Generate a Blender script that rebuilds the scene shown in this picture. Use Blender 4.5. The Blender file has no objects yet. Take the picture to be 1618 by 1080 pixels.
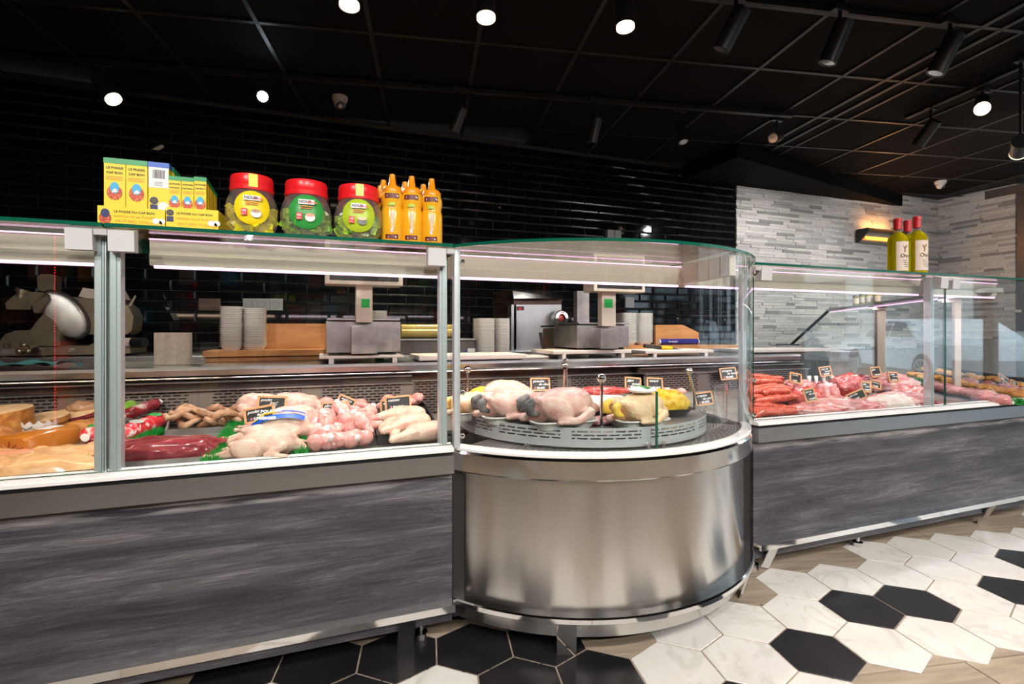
import bpy, bmesh, math, random
from mathutils import Vector, Matrix, Euler, noise as mnoise
random.seed(7)
SC = bpy.context.scene
COL = SC.collection
PI = math.pi
R = math.radians

# ------------------------------------------------------------------ camera
YAW = R(20.39)                      # the counter runs along X, the shop goes away along Y
CA, SA = math.cos(YAW), math.sin(YAW)
cam = bpy.data.cameras.new('camera'); camo = bpy.data.objects.new('camera', cam); COL.objects.link(camo)
camo.location = (0, 0, 1.0); camo.rotation_euler = (PI/2, 0, -YAW)
cam.sensor_width = 36; cam.lens = 36*805/1618; cam.shift_y = -18/1618
cam.clip_start = .02; cam.clip_end = 200
SC.camera = camo

# ------------------------------------------------------------------ world, exposure
w = bpy.data.worlds.new('world'); SC.world = w; w.use_nodes = True
wn = w.node_tree.nodes; wb = wn['Background']
wb.inputs[0].default_value = (.72, .86, 1, 1); wb.inputs[1].default_value = 4.0
SC.view_settings.view_transform = 'Standard'
SC.view_settings.look = 'None'
SC.view_settings.exposure = 0.0
SC.view_settings.gamma = 1.0
SC.view_settings.use_curve_mapping = False
cy = SC.cycles
cy.max_bounces = 9; cy.diffuse_bounces = 3; cy.glossy_bounces = 5; cy.transparent_max_bounces = 24
cy.transmission_bounces = 6; cy.sample_clamp_indirect = 4.0; cy.caustics_reflective = False; cy.caustics_refractive = False
cy.use_denoising = True

def portal(name, loc, size, rot):
    l = bpy.data.lights.new(name, 'AREA'); l.shape = 'RECTANGLE'; l.size, l.size_y = size
    o = bpy.data.objects.new(name, l); COL.objects.link(o); o.location = loc; o.rotation_euler = rot
    l.cycles.is_portal = True
    return o
portal('window_daylight', (7.75, -.6, 1.3), (7.4, 2.6), (PI/2, 0, PI/2))

# ------------------------------------------------------------------ measuring helpers (camera at x=y=0, eye 1 m high)
def at(x, y, n):
    """the point of the vertical plane Y = n seen at photo pixel x, y"""
    r = (x-809)/805; D = n/(CA-SA*r)
    return Vector((D*(CA*r+SA), n, 1+(522-y)/805*D))
def atz(x, y, z):
    """the point of the level plane Z = z seen at photo pixel x, y"""
    r = (x-809)/805; D = (1-z)*805/(y-522)
    return Vector((D*(CA*r+SA), D*(CA-SA*r), z))
def zdeck(n): return .606+(n-1.635)*.066
def deck(x, y):
    n = 2.0
    for k in range(12):
        p = atz(x, y, zdeck(min(max(n, 1.5), 2.5))); n = p.y
    return p
def depth(p): return SA*p[0]+CA*p[1]

# ------------------------------------------------------------------ materials
def _new(name):
    m = bpy.data.materials.new(name); m.use_nodes = True
    nt = m.node_tree; return m, nt, nt.nodes['Principled BSDF'], nt.nodes, nt.links
def _c(c): return (c[0], c[1], c[2], 1)
def mat(name, col, rough=.5, metal=0., **kw):
    m, nt, p, N, L = _new(name)
    p.inputs['Base Color'].default_value = _c(col); p.inputs['Roughness'].default_value = rough; p.inputs['Metallic'].default_value = metal
    for k, v in kw.items(): p.inputs[k.replace('_', ' ')].default_value = v
    return m
def emit(name, col, s):
    m, nt, p, N, L = _new(name)
    p.inputs['Base Color'].default_value = _c(col); p.inputs['Emission Color'].default_value = _c(col); p.inputs['Emission Strength'].default_value = s
    return m
def ramp_node(N, stops):
    r = N.new('ShaderNodeValToRGB'); e = r.color_ramp.elements
    while len(e) < len(stops): e.new(.5)
    for i, (pos, c) in enumerate(stops): e[i].position = pos; e[i].color = _c(c)
    return r
def mott(name, stops, scale=20, rough=.4, metal=0., detail=4, stretch=(1, 1, 1), distort=0., bump=0., bscale=None, rnd=False, **kw):
    """noise-mottled surface; stretch squeezes the noise along an axis (grain)"""
    m, nt, p, N, L = _new(name)
    tc = N.new('ShaderNodeTexCoord'); mp = N.new('ShaderNodeMapping'); mp.inputs['Scale'].default_value = stretch
    L.new(tc.outputs['Object'], mp.inputs[0])
    if rnd:
        oi = N.new('ShaderNodeObjectInfo'); ml = N.new('ShaderNodeMath'); ml.operation = 'MULTIPLY'; ml.inputs[1].default_value = 37.
        cb = N.new('ShaderNodeCombineXYZ'); L.new(oi.outputs['Random'], ml.inputs[0])
        for k in range(3): L.new(ml.outputs[0], cb.inputs[k])
        L.new(cb.outputs[0], mp.inputs['Location'])
    nz = N.new('ShaderNodeTexNoise'); nz.inputs['Scale'].default_value = scale; nz.inputs['Detail'].default_value = detail; nz.inputs['Distortion'].default_value = distort
    L.new(mp.outputs[0], nz.inputs['Vector'])
    r = ramp_node(N, stops); L.new(nz.outputs[0], r.inputs[0]); L.new(r.outputs[0], p.inputs['Base Color'])
    p.inputs['Roughness'].default_value = rough; p.inputs['Metallic'].default_value = metal
    if bump:
        b = N.new('ShaderNodeBump'); b.inputs['Strength'].default_value = bump; b.inputs['Distance'].default_value = .01
        if bscale:
            n2 = N.new('ShaderNodeTexNoise'); n2.inputs['Scale'].default_value = bscale; n2.inputs['Detail'].default_value = 3
            L.new(mp.outputs[0], n2.inputs['Vector']); L.new(n2.outputs[0], b.inputs['Height'])
        else: L.new(nz.outputs[0], b.inputs['Height'])
        L.new(b.outputs[0], p.inputs['Normal'])
    for k, v in kw.items(): p.inputs[k.replace('_', ' ')].default_value = v
    return m
def glass(name, tint=(.96, .985, .975), ior=1.5, rough=0., base=.045, haze=0.):
    """thin pane: fresnel mirror over clear"""
    m = bpy.data.materials.new(name); m.use_nodes = True; nt = m.node_tree; N = nt.nodes; L = nt.links; N.clear()
    o = N.new('ShaderNodeOutputMaterial'); mx = N.new('ShaderNodeMixShader'); t = N.new('ShaderNodeBsdfTransparent'); g = N.new('ShaderNodeBsdfGlossy')
    f = N.new('ShaderNodeFresnel'); f.inputs['IOR'].default_value = ior
    # both faces of a thin pane mirror alike: use the unflipped facing angle
    geo = N.new('ShaderNodeNewGeometry'); lw = N.new('ShaderNodeLayerWeight'); lw.inputs['Blend'].default_value = .5
    pw = N.new('ShaderNodeMath'); pw.operation = 'POWER'; pw.inputs[1].default_value = 4.0
    ma = N.new('ShaderNodeMath'); ma.operation = 'MULTIPLY_ADD'; ma.inputs[1].default_value = .82; ma.inputs[2].default_value = base
    L.new(lw.outputs['Facing'], pw.inputs[0]); L.new(pw.outputs[0], ma.inputs[0])
    t.inputs[0].default_value = _c(tint); g.inputs['Roughness'].default_value = rough; g.inputs[0].default_value = (1, 1, 1, 1)
    N.remove(f); N.remove(geo)
    if haze:  # pale diffuse veil in place of reflections that stay too dim
        d_ = N.new('ShaderNodeBsdfDiffuse'); d_.inputs[0].default_value = (.9, .82, .82, 1); m2 = N.new('ShaderNodeMixShader'); m2.inputs[0].default_value = haze
        L.new(t.outputs[0], m2.inputs[1]); L.new(d_.outputs[0], m2.inputs[2]); t = m2
    L.new(ma.outputs[0], mx.inputs[0]); L.new(t.outputs[0], mx.inputs[1]); L.new(g.outputs[0], mx.inputs[2]); L.new(mx.outputs[0], o.inputs[0])
    return m
def slotted(name, col, rough, metal, sx, sz, w=.7, h=.4, axis='x', zr=None, rad=None, clear=True):
    """sheet metal with rows of slots, see-through or painted dark as shaded holes; running-bond pattern of pitch sx by sz metres"""
    m, nt, p, N, L = _new(name)
    p.inputs['Base Color'].default_value = _c(col); p.inputs['Roughness'].default_value = rough; p.inputs['Metallic'].default_value = metal
    tc = N.new('ShaderNodeTexCoord'); sp = N.new('ShaderNodeSeparateXYZ'); L.new(tc.outputs['UV'], sp.inputs[0])
    def M(op, a, b=None, c=None):
        n = N.new('ShaderNodeMath'); n.operation = op
        for i, v in enumerate((a, b, c)):
            if v is None: continue
            if isinstance(v, (int, float)): n.inputs[i].default_value = v
            else: L.new(v, n.inputs[i])
        return n.outputs[0]
    v = M('DIVIDE', sp.outputs[1], sz); row = M('FLOOR', v); fv = M('FRACT', v)
    u = M('ADD', M('DIVIDE', sp.outputs[0], sx), M('MULTIPLY', row, .5)); fu = M('FRACT', u)
    hole = M('MULTIPLY', M('LESS_THAN', fu, w), M('LESS_THAN', fv, h))
    if zr:
        hole = M('MULTIPLY', hole, M('MULTIPLY', M('GREATER_THAN', sp.outputs[1], zr[0]), M('LESS_THAN', sp.outputs[1], zr[1])))
    if rad:   # plain strips between groups of slots
        g = M('FRACT', M('DIVIDE', sp.outputs[0], rad[0])); hole = M('MULTIPLY', hole, M('LESS_THAN', g, rad[1]))
    if clear:
        t = N.new('ShaderNodeBsdfTransparent'); mx = N.new('ShaderNodeMixShader'); L.new(hole, mx.inputs[0]); L.new(p.outputs[0], mx.inputs[1]); L.new(t.outputs[0], mx.inputs[2])
        L.new(mx.outputs[0], N['Material Output'].inputs[0])
    else:
        r = ramp_node(N, [(0, col), (1, (.01, .008, .008))]); L.new(hole, r.inputs[0]); L.new(r.outputs[0], p.inputs['Base Color'])  # near-black colour painted in for the dark inside the slots
    return m
MT = {}

# ------------------------------------------------------------------ mesh helpers
class B:
    """collects shapes; obj() links them as one mesh object. Vertices are in world space for unturned parents."""
    def __init__(s): s.bm = bmesh.new(); s.mi = 0
    def _m(s, fs):
        for f in fs: f.material_index = s.mi
        return s
    def box(s, a, b, bev=0):
        x0, y0, z0 = [min(i, j) for i, j in zip(a, b)]; x1, y1, z1 = [max(i, j) for i, j in zip(a, b)]
        v = [s.bm.verts.new(c) for c in ((x0,y0,z0),(x1,y0,z0),(x1,y1,z0),(x0,y1,z0),(x0,y0,z1),(x1,y0,z1),(x1,y1,z1),(x0,y1,z1))]
        fs = [s.bm.faces.new([v[i] for i in q]) for q in ((0,3,2,1),(4,5,6,7),(0,1,5,4),(1,2,6,5),(2,3,7,6),(3,0,4,7))]
        s._m(fs)
        if bev:
            es = list({e for f in fs for e in f.edges})
            r = bmesh.ops.bevel(s.bm, geom=es, offset=bev, segments=2, profile=.6, affect='EDGES'); s._m(r['faces'])
        return s
    def prism(s, pts, d, off=None):
        """polygon pts (3-D) pushed along vector d"""
        d = Vector(d); a = [s.bm.verts.new(p) for p in pts]; b = [s.bm.verts.new(Vector(p)+d) for p in pts]
        n = len(pts); fs = [s.bm.faces.new(a), s.bm.faces.new(b[::-1])]
        fs += [s.bm.faces.new((a[i], b[i], b[(i+1) % n], a[(i+1) % n])) for i in range(n)]
        bmesh.ops.recalc_face_normals(s.bm, faces=fs); return s._m(fs)
    def tube(s, pts, r, seg=8, caps=True, rs=None):
        pts = [Vector(p) for p in pts]; rings = []
        up = Vector((0, 0, 1)); prev = None
        for i, p in enumerate(pts):
            t = (pts[min(i+1, len(pts)-1)]-pts[max(i-1, 0)]).normalized()
            if prev is None:
                a = t.cross(up if abs(t.z) < .95 else Vector((1, 0, 0))).normalized()
            else:
                a = (prev-t*prev.dot(t)).normalized()
            prev = a; b = t.cross(a); rr = rs[i] if rs else r
            rings.append([s.bm.verts.new(p+(a*math.cos(2*PI*k/seg)+b*math.sin(2*PI*k/seg))*rr) for k in range(seg)])
        fs = []
        for q, w_ in zip(rings, rings[1:]):
            fs += [s.bm.faces.new((q[k], q[(k+1) % seg], w_[(k+1) % seg], w_[k])) for k in range(seg)]
        if caps: fs += [s.bm.faces.new(rings[0][::-1]), s.bm.faces.new(rings[-1])]
        return s._m(fs)
    def cyl(s, a, b, r, seg=16, r2=None):
        return s.tube([a, b], r, seg, True, [r, r if r2 is None else r2])
    def lathe(s, prof, seg=20, c=(0, 0, 0), a0=0, a1=2*PI, close=True):
        """prof of (r, z) turned about the vertical through c"""
        full = abs(a1-a0-2*PI) < 1e-6; cnt = seg if full else seg+1; rows = []
        for r, z in prof:
            rows.append([s.bm.verts.new((c[0]+r*math.cos(a0+(a1-a0)*k/seg), c[1]+r*math.sin(a0+(a1-a0)*k/seg), c[2]+z)) for k in range(cnt)] if r > 1e-5 or not full else [s.bm.verts.new((c[0], c[1], c[2]+z))])
        fs = []
        for p, q in zip(rows, rows[1:]):
            for k in range(seg):
                k2 = (k+1) % cnt if full else k+1
                if len(p) == 1 and len(q) == 1: continue
                if len(p) == 1: fs.append(s.bm.faces.new((p[0], q[k2], q[k])))
                elif len(q) == 1: fs.append(s.bm.faces.new((p[k], p[k2], q[0])))
                else: fs.append(s.bm.faces.new((p[k], p[k2], q[k2], q[k])))
        bmesh.ops.recalc_face_normals(s.bm, faces=fs); return s._m(fs)
    def arc(s, prof, seg, c, t0, t1, closed=True, caps=True, uv=False):
        """closed profile (r, z) swept about c; angle 0 looks to -Y, positive to +X"""
        rows = []
        for k in range(seg+1):
            t = t0+(t1-t0)*k/seg
            rows.append([s.bm.verts.new((c[0]+r*math.sin(t), c[1]-r*math.cos(t), z)) for r, z in prof])
        fs = []; n = len(prof); lay = s.bm.loops.layers.uv.verify() if uv else None
        for k in range(seg):
            for i in range(n if closed else n-1):
                f = s.bm.faces.new((rows[k][i], rows[k+1][i], rows[k+1][(i+1) % n], rows[k][(i+1) % n])); fs.append(f)
                if uv:
                    ta = (t0+(t1-t0)*k/seg)*prof[0][0]; tb = (t0+(t1-t0)*(k+1)/seg)*prof[0][0]
                    def vv(q): return prof[q][1] if abs(prof[0][1]-prof[1][1]) > 1e-4 else prof[q][0]
                    i2 = (i+1) % n
                    for l, q in zip(f.loops, ((ta, vv(i)), (tb, vv(i)), (tb, vv(i2)), (ta, vv(i2)))): l[lay].uv = q
        if caps and closed: fs += [s.bm.faces.new(rows[0]), s.bm.faces.new(rows[-1][::-1])]
        if not uv: bmesh.ops.recalc_face_normals(s.bm, faces=fs)
        return s._m(fs)
    def ell(s, c, r, sub=2, rot=None, nz=0., nf=8., seed=0):
        """ellipsoid, optionally lumpy"""
        g = bmesh.ops.create_icosphere(s.bm, subdivisions=sub, radius=1)
        mt = Euler(rot).to_matrix() if rot else Matrix.Identity(3)
        for v in g['verts']:
            k = v.co.normalized(); d = 1+nz*mnoise.noise(k*nf*.35+Vector((seed*7.1, seed*3.3, seed)))
            v.co = Vector(c)+mt @ Vector((k.x*r[0]*d, k.y*r[1]*d, k.z*r[2]*d))
        return s._m({f for v in g['verts'] for f in v.link_faces})
    def quad(s, pts, uv=None):
        v = [s.bm.verts.new(p) for p in pts]; f = s.bm.faces.new(v)
        if uv:
            lay = s.bm.loops.layers.uv.verify()
            for l, q in zip(f.loops, uv): l[lay].uv = q
        return s._m([f])
    def mesh(s, name, mats, smooth=None):
        me = bpy.data.meshes.new(name); s.bm.to_mesh(me); s.bm.free()
        for m in (mats if isinstance(mats, (list, tuple)) else [mats]): me.materials.append(MT[m] if isinstance(m, str) else m)
        if smooth is not None:
            me.polygons.foreach_set('use_smooth', [True]*len(me.polygons))
            if smooth < 179:
                try: me.set_sharp_from_angle(angle=R(smooth))
                except Exception: pass
        return me
    def obj(s, name, mats, parent=None, smooth=None):
        if parent is not None:
            o = wloc(parent)
            if o.length > 0: bmesh.ops.translate(s.bm, verts=s.bm.verts, vec=-o)
        return link(name, s.mesh(name, mats, smooth), parent)
def wloc(o):
    v = Vector((0, 0, 0))
    while o is not None: v = v+o.location; o = o.parent
    return v
def link(name, me, parent=None, loc=None, rot=None, scale=None):
    o = bpy.data.objects.new(name, me); COL.objects.link(o); o.parent = parent
    if loc is not None: o.location = loc
    if rot is not None: o.rotation_euler = rot
    if scale is not None: o.scale = scale
    return o
def tag(o, label=None, cat=None, group=None, kind=None):
    for k, v in (('label', label), ('category', cat), ('group', group), ('kind', kind)):
        if v: o[k] = v
    return o
def thing(name, label, cat, loc=(0, 0, 0), rz=0, group=None, rot=None):
    o = bpy.data.objects.new(name, None); COL.objects.link(o); o.location = loc; o.rotation_euler = rot or (0, 0, rz)
    o.empty_display_size = .05
    return tag(o, label, cat, group)
def structure(o): return tag(o, kind='structure')
def copy_tree(o, parent=None):
    c = o.copy(); COL.objects.link(c); c.parent = parent
    for ch in o.children: copy_tree(ch, c)
    return c
def dup(o, loc=None, rot=None, label=None, group=None, scale=None):
    c = copy_tree(o)
    if loc is not None: c.location = loc
    if rot is not None: c.rotation_euler = rot
    if scale is not None: c.scale = scale
    if label: c['label'] = label
    if group: c['group'] = group
    return c
def fuse(b, voxel=.006, smooth=6, name='fused'):
    """overlapping solids melted into one continuous skin"""
    me = bpy.data.meshes.new(name); b.bm.to_mesh(me); b.bm.free()
    o = bpy.data.objects.new(name, me); COL.objects.link(o)
    r = o.modifiers.new('r', 'REMESH'); r.mode = 'VOXEL'; r.voxel_size = voxel
    if smooth: sm = o.modifiers.new('s', 'SMOOTH'); sm.iterations = smooth; sm.factor = .5
    dg = bpy.context.evaluated_depsgraph_get(); dg.update()
    ev = bpy.data.meshes.new_from_object(o.evaluated_get(dg)); ev.name = name
    ev.polygons.foreach_set('use_smooth', [True]*len(ev.polygons))
    bpy.data.objects.remove(o); bpy.data.meshes.remove(me)
    return ev
def chain(b, pts, rs, sub=1):
    """string of balls between points: limbs for fuse()"""
    pts = [Vector(p) for p in pts]
    for i in range(len(pts)-1):
        n = max(2, int((pts[i+1]-pts[i]).length/(min(rs[i], rs[i+1])*.55)))
        for k in range(n+1):
            t = k/n; b.ell(pts[i].lerp(pts[i+1], t), [rs[i]*(1-t)+rs[i+1]*t]*3, sub)
    return b
_txt = {}
def text_mesh(s, size, mname, shear=0., bold=0., spacing=1., align='LEFT', depth=.0004):
    key = (s, round(size, 5), mname, shear, bold, spacing, align)
    if key in _txt: return _txt[key]
    c = bpy.data.curves.new('lettering', 'FONT'); c.body = s; c.size = size; c.shear = shear; c.offset = bold*size; c.space_character = spacing
    c.align_x = align; c.extrude = depth; c.resolution_u = 2
    o = bpy.data.objects.new('lettering', c); me = bpy.data.meshes.new_from_object(o); bpy.data.objects.remove(o); bpy.data.curves.remove(c)
    me.materials.clear(); me.materials.append(MT[mname]); _txt[key] = me
    return me
def lettering(s, size, mname, parent, loc, rot=(PI/2, 0, 0), name='lettering', **kw):
    return link(name, text_mesh(s, size, mname, **kw), parent, loc, rot)
# ------------------------------------------------------------------ materials
def brushed(name, col, rough, amp, sc=(3, 3, 700)):
    m, nt, p, N, L = _new(name)
    p.inputs['Base Color'].default_value = _c(col); p.inputs['Roughness'].default_value = rough; p.inputs['Metallic'].default_value = 1
    tc = N.new('ShaderNodeTexCoord'); mp = N.new('ShaderNodeMapping'); mp.inputs['Scale'].default_value = sc; L.new(tc.outputs['Object'], mp.inputs[0])
    nz = N.new('ShaderNodeTexNoise'); nz.inputs['Scale'].default_value = 1; nz.inputs['Detail'].default_value = 2; L.new(mp.outputs[0], nz.inputs['Vector'])
    b = N.new('ShaderNodeBump'); b.inputs['Strength'].default_value = amp; b.inputs['Distance'].default_value = .002; L.new(nz.outputs[0], b.inputs['Height']); L.new(b.outputs[0], p.inputs['Normal'])
    return m
def oak(name, dark, mid, light, along=0, rough=.45):
    """grey-limed oak: long grain with cathedral figure"""
    m, nt, p, N, L = _new(name)
    tc = N.new('ShaderNodeNewGeometry'); mp = N.new('ShaderNodeMapping'); mp.inputs['Scale'].default_value = (.75, .75, 8.5); L.new(tc.outputs['Position'], mp.inputs[0])
    n1 = N.new('ShaderNodeTexNoise'); n1.inputs['Scale'].default_value = 2.2; n1.inputs['Detail'].default_value = 6; n1.inputs['Distortion'].default_value = .45; L.new(mp.outputs[0], n1.inputs['Vector'])
    mg = N.new('ShaderNodeMath'); mg.operation = 'MULTIPLY'; mg.inputs[1].default_value = 16; L.new(n1.outputs[0], mg.inputs[0])
    fr = N.new('ShaderNodeMath'); fr.operation = 'FRACT'; L.new(mg.outputs[0], fr.inputs[0])
    m2 = N.new('ShaderNodeMapping'); m2.inputs['Scale'].default_value = (7, 7, 190); L.new(tc.outputs['Position'], m2.inputs[0])
    n2 = N.new('ShaderNodeTexNoise'); n2.inputs['Scale'].default_value = 1; n2.inputs['Detail'].default_value = 3; L.new(m2.outputs[0], n2.inputs['Vector'])
    r1 = ramp_node(N, [(.25, dark), (.5, mid), (.75, light)]); L.new(n1.outputs[0], r1.inputs[0])
    r2 = ramp_node(N, [(.0, (.5, .5, .5)), (.14, (.84, .84, .86)), (.5, (.46, .46, .46)), (1, (.5, .5, .5))]); L.new(fr.outputs[0], r2.inputs[0])
    r3 = ramp_node(N, [(.35, (.36, .36, .36)), (.62, (.6, .6, .6)), (.75, (.78, .78, .8))]); L.new(n2.outputs[0], r3.inputs[0])
    x1 = N.new('ShaderNodeMix'); x1.data_type = 'RGBA'; x1.blend_type = 'OVERLAY'; x1.inputs[0].default_value = .6
    L.new(r1.outputs[0], x1.inputs[6]); L.new(r2.outputs[0], x1.inputs[7])
    x2 = N.new('ShaderNodeMix'); x2.data_type = 'RGBA'; x2.blend_type = 'OVERLAY'; x2.inputs[0].default_value = .9
    L.new(x1.outputs[2], x2.inputs[6]); L.new(r3.outputs[0], x2.inputs[7])
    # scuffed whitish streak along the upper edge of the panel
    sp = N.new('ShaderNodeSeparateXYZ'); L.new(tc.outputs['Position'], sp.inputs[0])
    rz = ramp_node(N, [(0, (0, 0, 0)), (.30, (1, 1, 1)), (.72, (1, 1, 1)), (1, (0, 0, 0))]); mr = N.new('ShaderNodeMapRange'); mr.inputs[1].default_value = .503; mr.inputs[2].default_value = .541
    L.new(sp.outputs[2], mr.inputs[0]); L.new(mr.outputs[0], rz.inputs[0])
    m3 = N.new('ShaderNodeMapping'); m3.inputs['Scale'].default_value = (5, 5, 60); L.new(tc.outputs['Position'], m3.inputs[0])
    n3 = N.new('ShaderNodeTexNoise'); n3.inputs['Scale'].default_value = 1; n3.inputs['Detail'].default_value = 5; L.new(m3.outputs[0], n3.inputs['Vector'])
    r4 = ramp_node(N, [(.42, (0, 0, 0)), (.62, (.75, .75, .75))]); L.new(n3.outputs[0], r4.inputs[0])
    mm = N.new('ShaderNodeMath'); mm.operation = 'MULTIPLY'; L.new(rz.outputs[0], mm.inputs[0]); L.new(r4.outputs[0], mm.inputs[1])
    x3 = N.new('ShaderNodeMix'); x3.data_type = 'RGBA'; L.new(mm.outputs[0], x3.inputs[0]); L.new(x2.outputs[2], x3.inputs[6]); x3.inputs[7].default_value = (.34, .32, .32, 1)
    L.new(x3.outputs[2], p.inputs['Base Color']); p.inputs['Roughness'].default_value = rough
    return m
MT['oak'] = oak('grey_oak_laminate', (.022, .021, .028), (.058, .055, .064), (.135, .126, .134))
MT['steel'] = brushed('brushed_steel', (.55, .57, .59), .28, .06, (2, 2, 500))
def aniso(name, col, rough, an, rot):
    m, nt, p, N, L = _new(name)
    p.inputs['Base Color'].default_value = _c(col); p.inputs['Roughness'].default_value = rough; p.inputs['Metallic'].default_value = 1
    p.inputs['Anisotropic'].default_value = an; p.inputs['Anisotropic Rotation'].default_value = rot
    tg = N.new('ShaderNodeTangent'); tg.direction_type = 'UV_MAP'; L.new(tg.outputs[0], p.inputs['Tangent'])
    return m
MT['drum'] = aniso('drum_steel', (.62, .60, .575), .20, .9, .25)
MT['chrome'] = mat('polished_steel', (.8, .78, .76), .09, 1)
MT['steel_dull'] = mott('worn_steel', [(.3, (.33, .31, .3)), (.7, (.55, .52, .5))], 14, .38, .9)
MT['steel_dark'] = mott('dark_steel', [(.3, (.035, .022, .02)), (.7, (.13, .085, .07))], 5, .3, .8, stretch=(.6, 1, 6))
MT['alu'] = mat('anodised_aluminium', (.62, .66, .68), .38, .55)
MT['clamp'] = mat('grey_plastic', (.6, .6, .6), .45)
MT['canopy'] = mat('cream_enamel', (.64, .55, .46), .3)
MT['white'] = mat('white_plastic', (.82, .80, .78), .35)
MT['poly'] = mat('cutting_board_plastic', (.80, .72, .66), .5)
MT['foam'] = mat('white_foam', (.85, .82, .78), .6)
MT['black'] = mat('black_plastic', (.012, .012, .013), .35)
MT['blackmat'] = mat('matt_black', (.010, .009, .009), .6)
MT['lampblack'] = mat('lamp_black', (.02, .018, .017), .42, .2)
MT['gap_dark'] = mat('gap_black', (.006, .006, .007), .6)
MT['glass'] = glass('clear_glass')
MT['film_clear'] = glass('cling_film', (.95, .95, .95))
MT['glass_edge'] = mat('green_glass_edge', (.004, .10, .06), .12, 0, Emission_Color=(.0, .16, .09, 1), Emission_Strength=.0)
MT['jar_glass'] = glass('clear_plastic_jar', (.90, .86, .86), base=.10, rough=.04, haze=.09)
MT['led'] = emit('pink_led_strip', (1, .60, .92), 1.5)
MT['tile_black'] = mat('glazed_black_tile', (.004, .004, .005), .05, 0, Specular_IOR_Level=.45)
MT['grout_black'] = mat('dark_grout', (.034, .032, .031), .6)
for k, c in enumerate([(.62, .60, .585), (.54, .525, .52), (.70, .675, .65), (.45, .44, .44), (.32, .315, .32), (.74, .71, .685)]):
    MT['stone%d' % k] = mott('grey_split_stone', [(.25, tuple(v*.78 for v in c)), (.6, c), (.8, tuple(min(1, v*1.12) for v in c))], 60, .75, stretch=(.5, .5, 1.6), bump=.5, bscale=90, rnd=True)
MT['marble'] = mott('white_marble_tile', [(.30, (.66, .62, .58)), (.40, (.80, .76, .71)), (.55, (.84, .80, .76)), (.62, (.72, .68, .63)), (.66, (.83, .80, .75))], 3.2, .22, detail=6, distort=2.2, rnd=True)
MT['hexblack'] = mott('black_hex_tile', [(.3, (.010, .009, .011)), (.7, (.020, .018, .020))], 6, .25, rnd=True)
MT['grout'] = mat('light_grout', (.42, .39, .36), .8)
MT['plank'] = mott('oak_plank_tile', [(.25, (.22, .165, .12)), (.5, (.38, .30, .225)), (.75, (.47, .38, .29))], 3, .42, stretch=(1, 9, 1), distort=.8, detail=6, rnd=True)
MT['ceil'] = mott('black_ceiling_tile', [(.4, (.0030, .0022, .0020)), (.6, (.0045, .0033, .0029))], 90, .85, Specular_IOR_Level=.12)
MT['tbar'] = mat('ceiling_rail', (.026, .022, .021), .4, .2)
MT['wallgrey'] = mat('grey_plaster', (.24, .25, .27), .8)
MT['brown'] = mat('brown_metal', (.13, .11, .10), .4, .3)
MT['wood'] = mott('beech_wood', [(.3, (.48, .20, .062)), (.55, (.60, .275, .095)), (.75, (.68, .33, .13))], 4, .42, stretch=(1, 1, 9), distort=.6)
MT['signwood'] = mott('sign_wood', [(.3, (.62, .30, .13)), (.7, (.78, .42, .20))], 30, .5)
MT['slate'] = mat('chalk_slate', (.012, .012, .013), .5)
MT['chalk'] = mat('white_chalk', (.9, .9, .88), .8)
MT['chalkred'] = mat('pink_chalk', (.8, .25, .3), .8)
MT['grass'] = mat('plastic_grass', (.01, .30, .035), .5)
# meats
MT['skin'] = mott('poultry_skin', [(.25, (.56, .27, .21)), (.42, (.70, .44, .35)), (.62, (.78, .57, .43)), (.8, (.70, .38, .32))], 26, .3, detail=6, bump=.35, bscale=170, rnd=True, Subsurface_Weight=.15, Subsurface_Radius=(.01, .004, .002))
MT['skinpink'] = mott('pink_poultry_skin', [(.25, (.52, .23, .20)), (.45, (.68, .40, .34)), (.68, (.76, .54, .46))], 26, .28, detail=6, bump=.3, bscale=150, rnd=True, Subsurface_Weight=.15, Subsurface_Radius=(.01, .004, .002))
MT['skinyellow'] = mott('corn_fed_skin', [(.25, (.80, .42, .25)), (.5, (.88, .62, .38)), (.75, (.90, .72, .45))], 24, .3, bump=.3, bscale=150, rnd=True)
MT['yellowfeet'] = mat('yellow_scaly_feet', (.86, .56, .09), .4)
MT['hock'] = mott('dark_fowl_hock', [(.35, (.05, .05, .055)), (.65, (.22, .20, .19))], 40, .4, bump=.4)
MT['red_tip'] = mat('raw_bone_end', (.62, .07, .06), .3)
MT['chickenraw'] = mott('raw_chicken_flesh', [(.25, (.54, .17, .15)), (.5, (.70, .32, .29)), (.75, (.80, .52, .46))], 38, .22, detail=6, distort=.8, rnd=True, Subsurface_Weight=.15, Subsurface_Radius=(.01, .004, .002))
MT['bone'] = mott('white_bone_end', [(.4, (.72, .52, .50)), (.6, (.86, .80, .78))], 60, .35, rnd=True)
MT['beef'] = mott('raw_red_beef', [(.25, (.30, .022, .022)), (.5, (.48, .055, .05)), (.62, (.58, .12, .10)), (.70, (.76, .48, .42))], 30, .22, detail=7, distort=1.2, rnd=True)
MT['beefdark'] = mott('dark_beef_in_film', [(.3, (.17, .02, .03)), (.6, (.32, .05, .06)), (.74, (.62, .25, .24))], 22, .12, detail=6, distort=1.4, stretch=(.4, 1, 1), rnd=True)
MT['lamb'] = mott('pink_lamb', [(.28, (.38, .055, .055)), (.48, (.56, .15, .14)), (.58, (.70, .34, .32)), (.68, (.80, .58, .54))], 26, .22, detail=7, distort=1.3, stretch=(.4, 1, 1), rnd=True)
MT['veal'] = mott('pale_veal', [(.3, (.46, .12, .12)), (.5, (.64, .27, .26)), (.7, (.78, .50, .47))], 22, .22, detail=6, distort=1.2, stretch=(.5, 1, 1), rnd=True)
MT['fat'] = mott('white_fat', [(.3, (.74, .56, .51)), (.6, (.86, .76, .70))], 30, .35, rnd=True)
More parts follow.
